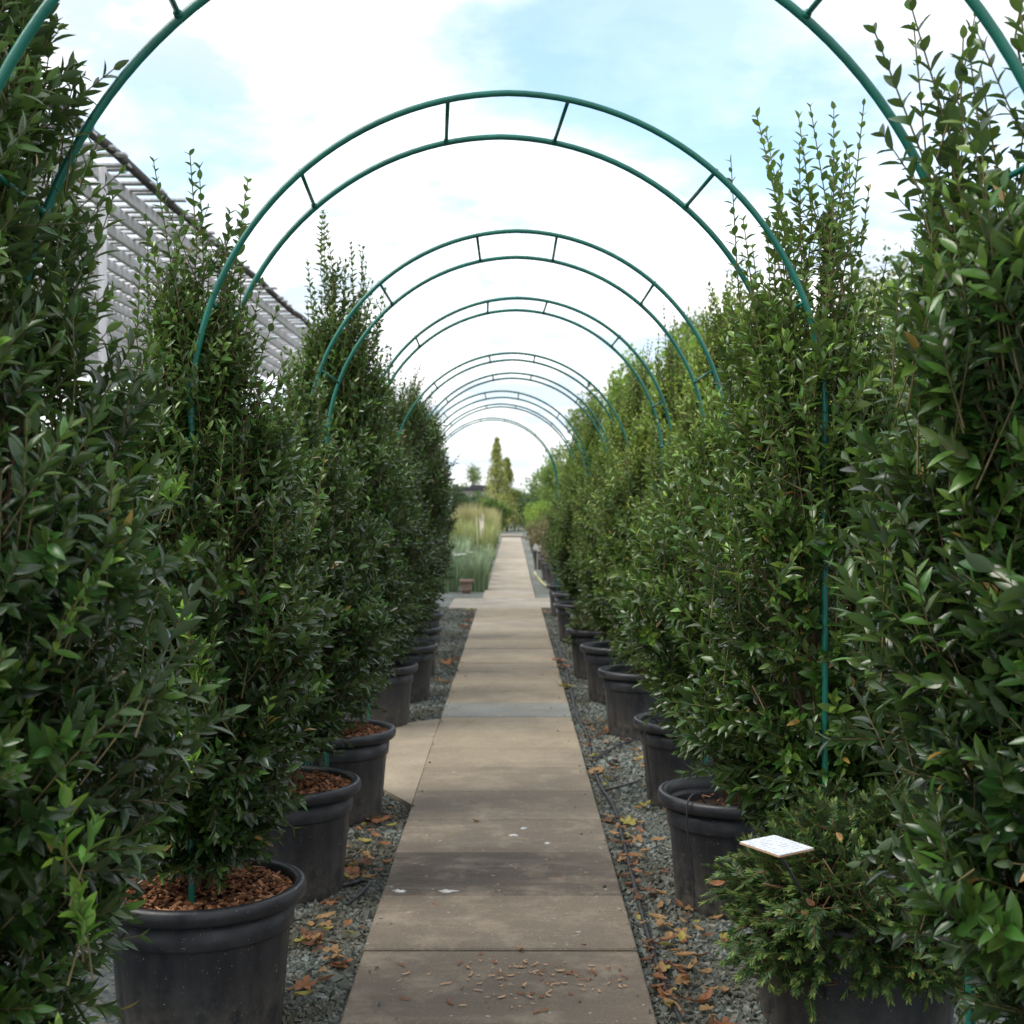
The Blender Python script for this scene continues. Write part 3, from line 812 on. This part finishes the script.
tag(link('garden_hose', a.mesh('garden_hose', YHOSE)), 'yellow garden hose at the edge of the far path', 'hose')

# ------------------------------------------------------------------ fallen leaves and chips (each one an object)
def dead_leaf_mesh(kind, seed, mat):
    g = random.Random(seed); a = Acc()
    if kind == 'oval':
        n = 9; V = []; L, W = .068, .030; cu = g.uniform(.25, .6)
        for i in range(n):
            t = i / (n - 1); w = W / 2 * math.sin(math.pi * min(.98, t * .92 + .04)) ** .75
            x = (t - .5) * L; z = cu * L * (2 * t - 1) ** 2 * .35
            V += [(x, w, z + w * .7), (x, 0, z), (x, -w, z + w * .55)]
        f = [np.array([(3 * i + j, 3 * i + 3 + j, 3 * i + 4 + j, 3 * i + 1 + j) for i in range(n - 1) for j in (0, 1)])]
        a.add(V, f)
    else:                                  # lobed, maple like
        V = [(0, 0, .004)]; m = 30
        for i in range(m):
            t = i / m * 2 * math.pi
            r_ = .045 * (.50 + .46 * abs(math.cos(2.5 * t)) ** 1.4) * (1 + g.uniform(-.1, .1))
            V.append((r_ * math.cos(t), r_ * math.sin(t), .004 + .35 * r_ * math.sin(2 * t + seed) ** 2 + g.uniform(0, .005)))
        a.add(V, [np.array([(0, 1 + i, 1 + (i + 1) % m) for i in range(m)])])
    return a.mesh('dead_leaf', mat)
DL = {c: [dead_leaf_mesh('oval', i, DEAD[c]) for i in (1, 2)] + [dead_leaf_mesh('lobed', 3, DEAD[c])] for c in DEAD}
def drop_leaf(x, y, c, k, s, z=.018):
    side = 'left' if x < 0 else 'right'
    if -.487 < x < .411: where, z, grp = 'on the concrete path', PT + .003, 'dead leaves on the path'
    else: where, grp = 'on the gravel %s of the path' % side, 'dead leaves on the gravel %s of the path' % side
    word = {'orange': 'orange', 'tan': 'tan', 'yellow': 'yellow', 'brown': 'dark brown'}[c]
    shape = 'lobed' if k == 2 else 'curled'
    o = link('dead_leaf', DL[c][k], None, (x, y, z), (rnd.uniform(-.3, .3), rnd.uniform(-.3, .3), rnd.uniform(0, 6.28)))
    o.scale = (s, s, s)
    tag(o, '%s %s dead leaf lying %s' % (shape, word, where), 'dead leaf', grp + ', ' + shape + ' ' + word)
cs = ['orange', 'orange', 'tan', 'tan', 'tan', 'brown', 'brown', 'yellow']
for i in range(150):                       # right gravel, thicker near the camera
    y = 3.35 + 5.5 * rnd.random() ** 1.7
    x = .43 + abs(rnd.gauss(0, .10)) if i % 2 else rnd.uniform(.43, .74)
    drop_leaf(x, y, rnd.choice(cs), rnd.choice((0, 1, 1, 2)), rnd.uniform(.4, 1.1), rnd.uniform(.016, .03))
for i in range(64):
    y = 3.45 + 2.9 * rnd.random()
    x = -rnd.uniform(.505, .70)
    drop_leaf(x, y, rnd.choice(cs), rnd.choice((0, 1, 1, 2)), rnd.uniform(.4, 1.05), rnd.uniform(.016, .03))
for cx_, cy_, sx_, sy_, n in ((660, 972, 14, 22, 26), (640, 905, 10, 20, 10), (632, 842, 9, 14, 12), (322, 930, 13, 26, 20), (690, 930, 14, 18, 8)):
    for i in range(n):                    # leaves drifted together
        q = gp(rnd.gauss(cx_, sx_), rnd.gauss(cy_, sy_), .02)
        if -.5 < q[0] < .43: continue
        drop_leaf(q[0], q[1], rnd.choice(cs), rnd.choice((0, 1, 1, 0, 2)), rnd.uniform(.4, .9), rnd.uniform(.018, .035))
for (px, py, c) in ((442, 683, 'tan'), (448, 664, 'orange'), (452, 662, 'orange'), (464, 628, 'orange'), (470, 615, 'orange'), (546, 613, 'orange'), (558, 662, 'orange'), (564, 668, 'orange'), (566, 688, 'yellow'), (470, 611, 'yellow'),
                    (468, 622, 'orange'), (594, 757, 'yellow')):
    q = gp(px, py, .02); drop_leaf(q[0], q[1], c, 2, 1.6 if py < 700 else .8, .025)
for (px, py, c, s) in ((521, 951, 'tan', .55), (476, 822, 'tan', .6), (584, 946, 'orange', .35)):
    q = gp(px, py, PT); drop_leaf(q[0], q[1], c, 1, s)
def chip(L, W, seed, mat):
    g = random.Random(seed); n = 6; V = []
    for i in range(n):
        t = i / (n - 1); x = (t - .5) * L; w_ = W / 2 * g.uniform(.5, 1) * (1 if 0 < i < n - 1 else .45); b = .18 * L * (2 * t - 1) ** 2 * g.uniform(.3, 1); y0 = g.uniform(-.15, .15) * W + .12 * L * (2 * t - 1) ** 2
        V += [(x, y0 + w_, b * .4), (x, y0, b * .4 + .0030 * g.uniform(.6, 1.2)), (x, y0 - w_, b * .4)]
    a = Acc(); a.add(V, [np.array([(3 * i + j, 3 * i + 1 + j, 3 * i + 4 + j, 3 * i + 3 + j) for i in range(n - 1) for j in (0, 1)])])
    return a.mesh('wood_chip', mat, smooth=False)
CHS = [chip(.020, .007, 1, CHIP_PALE), chip(.032, .007, 2, CHIP_PALE), chip(.013, .010, 3, CHIP), chip(.012, .006, 4, CHIP_PALE), chip(.024, .011, 5, CHIP_PALE), chip(.009, .008, 6, CHIP_PALE), chip(.038, .008, 7, CHIP)]
for i in range(150):
    if i < 112: px, py = rnd.gauss(520, 55), 962 + abs(rnd.gauss(0, 26))
    else: px, py = rnd.uniform(390, 610), 850 + 160 * rnd.random()
    px = min(max(px, 375), 625)
    q = gp(px, py, PT)
    o = link('wood_chip', rnd.choice(CHS), None, (q[0], q[1], PT + .0025), (rnd.uniform(-.15, .15), rnd.uniform(-.1, .1), rnd.uniform(0, 6.28)))
    s = rnd.uniform(.5, 1.3); o.scale = (s, s, s)
    tag(o, 'small pale wood chip scattered on the near concrete slabs', 'wood chip', 'wood chips scattered on the path')
def scrap(px, py, w, d, lab, seed):
    g = random.Random(seed); a = Acc(); n = 26
    ring = [(w / 2 * math.cos(i / n * 6.283) * g.uniform(.3, 1.15), d / 2 * math.sin(i / n * 6.283) * g.uniform(.3, 1.15)) for i in range(n)]
    V = [(0, 0, .004)] + [(x, y_, .003) for x, y_ in ring] + [(x, y_, -.001) for x, y_ in ring]
    a.add(V, [np.array([(0, 1 + i, 1 + (i + 1) % n) for i in range(n)]), np.array([(1 + i, 1 + n + i, 1 + n + (i + 1) % n, 1 + (i + 1) % n) for i in range(n)])])
    q = gp(px, py, PT)
    tag(link('paint_splash', a.mesh('paint_splash', PAPER), None, (q[0], q[1], PT + .002)), lab, 'splash')
scrap(399, 892, .058, .045, 'white splash at the left edge of the dark slab', 1)
scrap(447, 892, .085, .036, 'wider white splash on the joint below the dark slab', 2)
scrap(514, 836, .045, .045, 'small faint pale splash in the middle of a slab', 3)
scrap(548, 844, .03, .03, 'tiny pale splash near the joint above the dark slab', 4)
scrap(524, 829, .03, .035, 'tiny pale splash farthest up the slab beyond the dark one', 5)

# dead leaves caught in the yew
for (px, py, y, c) in ((842, 838, 3.22, 'tan'), (718, 884, 3.2, 'orange'), (802, 915, 3.05, 'tan'), (812, 905, 3.06, 'orange')):
    x = (px - HX) * y / F; z = CAMH - (py - HY) * y / F
    o = link('dead_leaf', DL[c][1], None, (x, y, z), (rnd.uniform(.3, 1), rnd.uniform(-.6, .6), rnd.uniform(0, 6))); o.scale = (.6, .5, .6)
    tag(o, '%s dead leaf caught in the low yew' % c, 'dead leaf', 'dead leaves caught in the yew, ' + c)

# ------------------------------------------------------------------ lath house on the left
LH = 4.0; EX = -2.90
o = empty('lath_house', (EX, 6.0, 0)); tag(o, 'silvery wooden lath shade house behind the left row of shrubs', 'shade house')
Y0, Y1 = 1.0, 19.5
for k in (0, 1, 2, 4, 6):
    a = Acc(); box(a, (0, 0, LH / 2 - .06), (.05, .05, LH - .12), bev=.006)
    link('post', a.mesh('post', LATH), o, (-.03, .35 + 3.1 * k, 0))
    a = Acc(); box(a, (0, 0, LH / 2 - .06), (.09, .09, LH - .12), bev=.006)
    link('post', a.mesh('post', LATH), o, (-4.2, .35 + 3.1 * k, 0))
for k in range(22):
    a = Acc(); x = -.20 - .27 * k
    box(a, (x, (Y0 + Y1) / 2, LH - .055), (.045, Y1 - Y0, .10), bev=.004)
    link('purlin', a.mesh('purlin', LATH, smooth=False), o)
g = random.Random(9); a = Acc(); y = Y0 + .05
while y < Y1:
    w = g.uniform(.075, .10)
    box(a, (-3.0 + g.uniform(-.05, .05), y, LH + .010), (6.1 + g.uniform(-.12, .12), w, .016), Matrix.Rotation(g.uniform(-.012, .012), 3, 'Z') @ Matrix.Rotation(g.uniform(-.004, .004), 3, 'Y'))
    y += g.uniform(.18, .23)
link('lath_roof', a.mesh('lath_roof', LATH, smooth=False), o)
a = Acc()
pts = [(.0 + .012 * math.sin(1.7 * yy), yy, LH + .035 - .03 * math.sin((yy - .35) / 3.1 * math.pi) ** 2 + g.uniform(-.006, .006)) for yy in np.arange(Y0, Y1 + .1, .35)]
tube(a, pts, .036, 8); link('eave_pole', a.mesh('eave_pole', POLE), o)
# bench of terracotta pots inside it
o = empty('plant_bench', (-3.75, 8.6, 0)); tag(o, 'slatted wooden plant bench inside the lath house', 'bench')
a = Acc()
for k in range(6): box(a, (-.35 + .14 * k, 0, 1.38), (.10, 3.0, .03))
link('bench_top', a.mesh('bench_top', LATH, smooth=False), o)
for sx in (-.36, .36):
    for sy in (-1.35, 1.35):
        a = Acc(); box(a, (sx, sy, .68), (.06, .06, 1.36), bev=.004); link('leg', a.mesh('leg', LATH), o)
a = Acc(); lathe(a, [(.05, 0), (.08, .15), (.092, .15), (.092, .185), (.08, .185), (.07, .05)], 28, cap_bottom=True)
TP = a.mesh('terracotta_pot', TERRA)
for i, dy in enumerate((-1.2, -.75, -.2, .3, .8, 1.25)):
    t = link('terracotta_pot', TP, None, (-3.6 + rnd.uniform(-.1, .1), 8.6 + dy, 1.3955))
    tag(t, 'small terracotta pot standing on the bench inside the lath house', 'pot', 'terracotta pots on the bench')

# ------------------------------------------------------------------ background trees and bushes
def tree_meshes(seed, H, Rr, crown0, n, leaf, mat, shape='round', clumps=26):
    rng = np.random.default_rng(seed); la, tr = Acc(), Acc()
    hc = (H + crown0) / 2; hh = (H - crown0) / 2
    if shape == 'round':
        q = nrm(rng.normal(0, 1, (clumps, 3))) * rng.uniform(.25, 1, (clumps, 1)) ** .45
        C = q * np.array([Rr * .82, Rr * .82, hh * .86]) + np.array([0, 0, hc]); cr = rng.uniform(.22, .42, clumps) * Rr
    elif shape == 'cone':
        t = rng.uniform(0, 1, clumps) ** 1.1; th = rng.uniform(0, 6.283, clumps)
        rr_ = Rr * (1 - t) ** 1.05 * rng.uniform(.2, .85, clumps)
        C = np.stack([rr_ * np.cos(th), rr_ * np.sin(th), crown0 + t * (H - crown0) * .97], 1); cr = Rr * (.36 - .29 * t)
    else:                                        # loose, airy, upward
        t = rng.uniform(0, 1, clumps); th = rng.uniform(0, 6.283, clumps)
        rr_ = Rr * np.sin(np.pi * (.15 + .8 * t)) * rng.uniform(.1, 1, clumps)
        C = np.stack([rr_ * np.cos(th), rr_ * np.sin(th), crown0 + t * (H - crown0) * .95], 1); cr = Rr * rng.uniform(.16, .32, clumps)
    ci = rng.integers(0, clumps, n)
    d = nrm(rng.normal(0, 1, (n, 3))) * rng.uniform(.1, 1, (n, 1)) ** .5
    P = C[ci] + d * cr[ci][:, None] * np.array([1, 1, 1.25 if shape != 'round' else .85])
    X = d * .6 + np.array([0, 0, .5 if shape == 'cone' else .05]) + rng.normal(0, .5, (n, 3))
    leaves(la, P, X, rng.normal(0, .6, (n, 3)) + np.array([0, 0, .9]), leaf * rng.uniform(.6, 1.3, n), leaf * rng.uniform(.35, .6, n), rng.uniform(0, .4, n),
           np.clip(rng.uniform(0, 1, clumps)[ci] * .7 + rng.uniform(0, .3, n), 0, 1))
    r0 = max(.02, H * .014)
    tube(tr, [(0, 0, -.05), (.02, 0, H * .3), (-.02, .03, H * .6), (0, 0, H * .93)], [r0 * 1.3, r0, r0 * .6, r0 * .15], 9)
    for c in C[:min(clumps, 16)]:
        b = np.array([0, 0, max(.15 * H, c[2] - .35 * math.hypot(c[0], c[1]) - .15 * H)])
        tube(tr, [b, b * .5 + c * .5 + np.array([0, 0, .05]), c], [r0 * .5, r0 * .33, r0 * .12], 6)
    return la.mesh('crown', mat, attr='age'), tr.mesh('trunk', TREE_BARK)
def tree(name, x, y, lab, cat, grp, ms, rz=0.0):
    o = empty(name, (x, y, 0), rz); tag(o, lab, cat, grp)
    link('crown', ms[0], o); link('trunk', ms[1], o)
    return o
G1 = 'trees behind the right row of shrubs'
tree('bushy_tree', 2.75, 14.2, 'yellow green loose tree behind the second arch on the right', 'tree', G1, tree_meshes(21, 3.7, 1.0, .7, 6500, .085, TREE_PALE, 'loose', 70))
tree('bushy_tree', 2.75, 21.5, 'yellow green full tree behind the third arch on the right', 'tree', G1, tree_meshes(22, 4.2, 1.1, .6, 6500, .095, TREE_LIME, 'loose', 70))
tree('bushy_tree', 2.2, 27.0, 'bright green tree behind the fourth arch on the right', 'tree', G1, tree_meshes(23, 4.1, 1.0, .5, 6000, .10, TREE_LIME, 'loose', 70))
tree('bushy_tree', -2.2, 16.5, 'yellow green slim tree behind the left row beside the lath house', 'tree', 'trees behind the left row of shrubs', tree_meshes(24, 3.9, .75, .7, 5500, .085, TREE_PALE, 'loose', 60))
tree('bushy_tree', 3.25, 12.0, 'lime green bushy tree behind the tall wands right of the path', 'tree', G1, tree_meshes(1, 3.6, 1.15, .9, 8500, .085, TREE_LIME))
tree('bushy_tree', 4.6, 16.5, 'pale loose tree rising behind the lime green tree', 'tree', G1, tree_meshes(2, 4.6, 1.3, 1.0, 5000, .09, TREE_PALE, 'loose', 60))
tree('bushy_tree', 3.3, 19.5, 'yellow green tree showing over the third shrub of the right row', 'tree', G1, tree_meshes(3, 4.5, 1.2, .8, 5000, .10, TREE_LIME, 'loose', 60))
tree('bushy_tree', 3.6, 25, 'pale yellow green tree behind the middle of the right row', 'tree', G1, tree_meshes(4, 5.0, 1.4, .7, 5000, .11, TREE_PALE, 'loose', 60))
tree('bushy_tree', 2.75, 30, 'mid green tree at the far end of the right row', 'tree', G1, tree_meshes(5, 4.9, 1.3, .5, 4500, .12, TREE_LIME, 'loose', 60))
tree('bushy_tree', 2.3, 38, 'yellowish tree seen under the farthest arch on the right', 'tree', G1, tree_meshes(6, 4.7, 1.25, .4, 4500, .12, TREE_PALE, 'loose', 60))
tree('bushy_tree', 1.95, 47, 'rounded green tree right of the far path', 'tree', G1, tree_meshes(7, 3.9, 1.1, .3, 4000, .12, TREE_MID))
tree('bushy_tree', 1.75, 58, 'distant green tree closing the right side of the far path', 'tree', G1, tree_meshes(8, 3.4, 1.3, .2, 4000, .13, TREE_MID))
tree('bushy_tree', 3.3, 7.6, 'dark green bush glimpsed behind the large right shrub', 'bush', G1, tree_meshes(9, 2.3, 1.0, .3, 5200, .10, TREE_MID))
tree('bushy_tree', 5.2, 9.5, 'mid green tree at the right edge behind the large shrub', 'tree', G1, tree_meshes(10, 2.9, 1.3, .4, 5200, .11, TREE_MID))
GF = 'far trees at the end of the path'
tree('golden_conifer', -.80, 70, 'taller narrow golden conifer at the end of the path', 'conifer', GF, tree_meshes(11, 5.0, 1.5, .3, 8500, .12, CONIFER, 'cone', 130))
tree('golden_conifer', -.28, 71, 'shorter golden conifer touching the taller one', 'conifer', GF, tree_meshes(12, 4.1, 1.15, .3, 6000, .12, CONIFER, 'cone', 110))
for i, (x, y, H, Rr, m, lab) in enumerate(((-3.6, 66, 2.7, 1.4, TREE_DARK, 'dark rounded bush below the far dark roof'), (-2.1, 66, 2.3, 1.1, TREE_DARK, 'dark bush left of the golden conifers'),
        (-5.2, 72, 3.4, 1.6, TREE_MID, 'far green tree half hidden by the left row'), (.15, 72, 2.5, 1.2, TREE_MID, 'green bush closing the end of the path'),
        (1.2, 64, 2.5, 1.0, TREE_DARK, 'dark green bush right of the path end'), (-2.75, 92, 4.0, 1.6, TREE_PALE, 'thin pale treetop above the dark roof'),
        (2.9, 75, 4.4, 1.8, TREE_LIME, 'yellow green tree beyond the right far bushes'), (-.9, 64, 1.9, .8, TREE_MID, 'low green bush in front of the golden conifers'))):
    tree('far_tree', x, y, lab, 'tree' if 'tree' in lab else 'bush', GF, tree_meshes(30 + i, H, Rr, .15, 3600, .14, m, 'loose' if 'thin' in lab else 'round', 30))
GL = 'bushes inside the lath house'
bm_ = [tree_meshes(50 + i, 1.9 + .3 * i, .95, .2, 5200, .09, m) for i, m in enumerate((TREE_MID, TREE_DARK, TREE_LIME))]
for i, (x, y) in enumerate(((-3.3, 6.2), (-4.6, 8.2), (-3.2, 11.2), (-5.0, 11.5), (-3.3, 14), (-5.2, 15.5), (-3.4, 17.2), (-6.5, 9.6), (-7.5, 13.5), (-6.6, 18.5), (-2.7, 3.9), (-2.9, 5.1), (-3.6, 4.6), (-2.5, 2.6))):
    q = 1 if i > 9 else i % 3; w = ['mid green', 'dark green', 'lime green'][q]  # the last four are added dark bushes, blocking bright sky behind the nearest shrub
    tree('leafy_bush', x, y, '%s leafy bush around the lath house' % w, 'bush', GL + ', ' + w, bm_[q], i * 1.1)

# far building with a dark roof
o = empty('far_building', (-2.35, 84, 0)); tag(o, 'far low building with a dark flat roof above the bushes', 'building')
a = Acc(); box(a, (0, 0, 1.15), (2.6, 3.0, 2.3)); link('wall', a.mesh('wall', CREAM, smooth=False), o)
a = Acc(); box(a, (0, 0, 2.42), (2.7, 3.4, .24), bev=.03); box(a, (.35, 0, 2.60), (1.3, 1.6, .14), bev=.03)
link('roof', a.mesh('roof', ROOFD, smooth=False), o)
a = Acc(); box(a, (0, -1.52, 1.5), (.9, .05, .7)); link('window', a.mesh('window', ROOFD, smooth=False), o)

# ------------------------------------------------------------------ nursery beds left of the far path
def grass_mesh(seed, n, H, spread, w, mat, plume, lean=.25):
    rng = np.random.default_rng(seed); a = Acc()
    th = rng.uniform(0, 6.283, n); d = np.stack([np.cos(th), np.sin(th), np.zeros(n)], 1)
    P0 = d * rng.uniform(0, spread * .35, (n, 1)); h = H * rng.uniform(.6, 1.05, n); ln = rng.uniform(.1, 1, n) * lean * H
    y = np.stack([-np.sin(th), np.cos(th), np.zeros(n)], 1)
    lev = []
    for t, ww in ((0, 1), (.4, .9), (.75, .6), (1, .12)):
        c = P0 + d * (ln * t ** 2)[:, None] + np.array([0, 0, 1]) * (h * (t - .10 * lean * t ** 2))[:, None]
        lev += [c + y * w * ww / 2, c - y * w * ww / 2]
    V = np.stack(lev, 1)
    f = np.array([(0, 1, 3, 2), (2, 3, 5, 4), (4, 5, 7, 6)])
    hv = np.tile(np.array([0, 0, .3, .3, .7, .7, 1, 1]), n) * (1 if plume else .4) + np.repeat(rng.uniform(0, .25, n), 8)
    a.add(V.reshape(-1, 3), [(f[None] + (np.arange(n) * 8)[:, None, None]).reshape(-1, 4)], hv)
    return a.mesh('grass_clump', mat, attr='age')
GT = [grass_mesh(60 + i, 420, 1.30 + .1 * i, .45, .012, GRASS_TAN, True, .22) for i in range(2)]
GB = [grass_mesh(70 + i, 260, .60 + .14 * i, .5, .02, GRASS_BLUE, False, .35) for i in range(2)]
GM = [grass_mesh(80 + i, 380, 1.05, .5, .016, GRASS_TAN, False, .35) for i in range(2)]
g = random.Random(21)
for i in range(26):
    y = 22.3 + (i // 4) * 1.35 + g.uniform(-.3, .3); x = -.60 - (i % 4) * .5 + g.uniform(-.1, .1) - .08 * ((y - 22) / 10)
    o = link('blue_grass', GB[i % 2], None, (x, y, 0), (0, 0, g.uniform(0, 6.28))); s = g.uniform(.8, 1.15); o.scale = (s, s, s)
    tag(o, 'blue green strappy clump in the bed left of the far path', 'grass clump', 'blue green clumps in the far left bed')
for i in range(30):
    y = 30 + (i // 5) * 1.6 + g.uniform(-.3, .3); x = -.70 - (i % 5) * .62 + g.uniform(-.15, .15)
    o = link('green_grass', GM[i % 2], None, (x, y, 0), (0, 0, g.uniform(0, 6.28))); s = g.uniform(.8, 1.15); o.scale = (s, s, s)
    tag(o, 'pale green arching grass clump in the far left bed', 'grass clump', 'pale green clumps in the far left bed')
for i in range(48):
    y = 38.5 + (i // 6) * 1.7 + g.uniform(-.3, .3); x = -.76 - (i % 6) * .60 + g.uniform(-.15, .15)
    o = link('plume_grass', GT[i % 2], None, (x, y, 0), (0, 0, g.uniform(0, 6.28))); s = g.uniform(.92, 1.12); o.scale = (s, s, s)
    tag(o, 'tall tawny plumed grass in the far left bed', 'grass clump', 'tawny plumed grasses in the far left bed')
a = Acc(); tube(a, [(0, 0, 0), (0, 0, 1.2)], .008, 6); CN = a.mesh('cane', CANE)
for i in range(16):
    y = g.uniform(26, 36); x = -g.uniform(.72, 2.3) if i > 6 else -.70 - .05 * g.random()
    o = link('cane', CN, None, (x, y, 0), (g.uniform(-.12, .12), g.uniform(-.25, .25) if i > 6 else g.uniform(-.04, .04), 0))
    o.scale = (1, 1, g.uniform(.7, 1.05))
    tag(o, 'pale support cane standing in the bed left of the far path', 'cane', 'canes in the far left bed')
# white flowers: stalk with petals
a = Acc()
tube(a, [(0, 0, 0), (.01, 0, .3), (.03, 0, .62)], .005, 5, mat=0)
for k in range(6):
    t = k * 1.047; X = np.array([[math.cos(t), math.sin(t), .35]])
    leaves(a, np.array([[.03, 0, .62]]), X, np.array([[0, 0, 1.0]]), .075, .045, .25, .5, mat=1)
FL = a.mesh('white_flower', [GRASS_BLUE, PETAL], attr='age')
for i, (x, y) in enumerate(((-.93, 21.9), (-.86, 22.1), (-.80, 21.95), (-.97, 22.3), (-.70, 23.0), (-.9, 21.6))):
    o = link('white_flower', FL, None, (x, y, 0), (0, 0, i)); 
    tag(o, 'white flower on a stalk among the blue green clumps', 'flower', 'white flowers in the far left bed')
o = link('terracotta_pot', TP, None, (-.745, 21.6, 0)); o.scale = (1.25, 1.25, 1.25)
tag(o, 'pinkish terracotta pot on the ground left of the crossing slabs', 'pot')

# row of pots right of the far path
BS = tree_meshes(90, 1.05, .50, .2, 3000, .05, BROWN_SHRUB, 'round', 26)
BG = tree_meshes(91, 1.25, .50, .3, 3400, .055, TREE_LIME, 'round', 26)
rowr = [(BS, .90, 22.0, 'brown twiggy shrub in the nearest pot beside the yellow hose'), (BS, .84, 23.6, 'brown twiggy shrub in the second pot beside the far path'), (BS, .80, 25.4, 'brown twiggy shrub in the third pot beside the far path'),
        (BG, .84, 27.6, 'bright green rounded shrub behind the brown twiggy ones'), (BS, .72, 29.6, 'brown twiggy shrub in the fifth pot beside the far path'), (BG, .86, 32.0, 'bright green rounded shrub in the sixth pot beside the far path'),
        (BG, .78, 36, 'bright green shrub in the seventh pot beside the far path'), (BG, .80, 41, 'bright green shrub in the farthest pot beside the far path')]
for ms, x, y, lab in rowr:
    o = empty('potted_bush', (x, y, 0), g.uniform(0, 6)); tag(o, lab, 'shrub', 'potted shrubs right of the far path')
    c = link('crown', ms[0], o, (0, 0, .25)); link('trunk', ms[1], o, (0, 0, .25)); p = link('pot', POT_ME, o); link('rim', RIM_ME, p); link('soil', SOILM, o)
o = empty('plant_label', (.47, 24.4, 0), R(8)); tag(o, 'small white plant label beside the far row of pots', 'plant label')
a = Acc(); box(a, (0, 0, .66), (.15, .01, .11), Matrix.Rotation(R(18), 3, 'Y'), bev=.002); link('card', a.mesh('card', PAPER, smooth=False), o)
a = Acc(); box(a, (0, .01, .31), (.015, .008, .62)); link('stake', a.mesh('stake', CANE, smooth=False), o)

# ------------------------------------------------------------------ sky, sun, camera
w = bpy.data.worlds.new('World'); scene.world = w; w.use_nodes = True
nt = w.node_tree; nt.nodes.clear()
out = nt.nodes.new('ShaderNodeOutputWorld')
SUN_EL, SUN_AZ = R(52), R(-105)                 # azimuth from +Y towards +X
sky = nt.nodes.new('ShaderNodeTexSky'); sky.sky_type = 'NISHITA'; sky.sun_disc = False
sky.sun_elevation = SUN_EL; sky.sun_rotation = SUN_AZ; sky.air_density = 1.0; sky.dust_density = 1.0; sky.ozone_density = 1.0
b1 = nt.nodes.new('ShaderNodeBackground'); b1.inputs[1].default_value = .14
nt.links.new(mix(nt, 1.0, sky.outputs[0], (.92, 1.04, 1.06), 'MULTIPLY'), b1.inputs[0])
co = nt.nodes.new('ShaderNodeTexCoord').outputs['Generated']
sep = nt.nodes.new('ShaderNodeSeparateXYZ'); nt.links.new(co, sep.inputs[0])
def mth(op, a_, b_=None):
    m = nt.nodes.new('ShaderNodeMath'); m.operation = op
    for i, v in enumerate((a_, b_)):
        if v is None: continue
        if isinstance(v, (int, float)): m.inputs[i].default_value = v
        else: nt.links.new(v, m.inputs[i])
    return m.outputs[0]
den = mth('ADD', mth('MAXIMUM', sep.outputs[2], 0.0), .22)
cx = nt.nodes.new('ShaderNodeCombineXYZ')
nt.links.new(mth('DIVIDE', sep.outputs[0], den), cx.inputs[0]); nt.links.new(mth('DIVIDE', sep.outputs[1], den), cx.inputs[1]); cx.inputs[2].default_value = 3.7
cov = noise(nt, 1.35, 7, .58, cx.outputs[0])
fine = noise(nt, 3.2, 6, .6, cx.outputs[0])
# clear patches: where the photograph's sky shows blue
def patch(px, py, rad):
    d = Vector(((px - HX) / F, 1, (HY - py) / F)).normalized()
    vm = nt.nodes.new('ShaderNodeVectorMath'); vm.operation = 'DISTANCE'
    nv = nt.nodes.new('ShaderNodeVectorMath'); nv.operation = 'NORMALIZE'; nt.links.new(co, nv.inputs[0])
    nt.links.new(nv.outputs[0], vm.inputs[0]); vm.inputs[1].default_value = d
    return maprange(nt, vm.outputs['Value'], rad, 0.0)
hole = mth('MAXIMUM', mth('MAXIMUM', patch(640, 55, .21), mth('MULTIPLY', patch(165, 150, .085), .6)), mth('MAXIMUM', mth('MULTIPLY', patch(960, 170, .10), .7), mth('MULTIPLY', patch(770, 110, .14), .7)))
cl = mth('SUBTRACT', mth('ADD', cov, mth('MULTIPLY', mth('SUBTRACT', fine, .5), .35)), mth('MULTIPLY', hole, .50))
fac = maprange(nt, cl, .08, .50, .20, 1.0)
ccol = mix(nt, maprange(nt, fine, .40, .57), (.54, .61, .70), (1.0, 1.0, 1.0))
b2 = nt.nodes.new('ShaderNodeBackground'); b2.inputs[1].default_value = .74
nt.links.new(ccol, b2.inputs[0])
ms = nt.nodes.new('ShaderNodeMixShader'); nt.links.new(fac, ms.inputs[0]); nt.links.new(b1.outputs[0], ms.inputs[1]); nt.links.new(b2.outputs[0], ms.inputs[2])
nt.links.new(ms.outputs[0], out.inputs[0])

sl = bpy.data.lights.new('sun', 'SUN'); sl.energy = 1.4; sl.angle = R(32); sl.color = (1, .95, .87)
so = bpy.data.objects.new('sun', sl); col.objects.link(so)
sd = Vector((math.sin(SUN_AZ) * math.cos(SUN_EL), math.cos(SUN_AZ) * math.cos(SUN_EL), math.sin(SUN_EL)))
so.rotation_euler = sd.to_track_quat('Z', 'Y').to_euler()
so.location = (0, 0, 20)

cd = bpy.data.cameras.new('camera'); cam = bpy.data.objects.new('camera', cd); col.objects.link(cam)
cd.sensor_width = 36; cd.lens = 36 * F / 1024
cam.location = (0, 0, CAMH); cam.rotation_euler = (R(90), 0, 0)
cd.shift_y = -(512 - HY) / 1024
cd.clip_start = .05; cd.clip_end = 2000
cd.dof.use_dof = True; cd.dof.focus_distance = 3.2; cd.dof.aperture_fstop = 7.5
scene.camera = cam
vs = scene.view_settings
vs.view_transform = 'Standard'; vs.look = 'None'; vs.exposure = 1.15; vs.gamma = 1; vs.use_curve_mapping = False
scene.render.engine = 'CYCLES'
scene.cycles.max_bounces = 8; scene.cycles.transparent_max_bounces = 4
scene.cycles.use_denoising = True
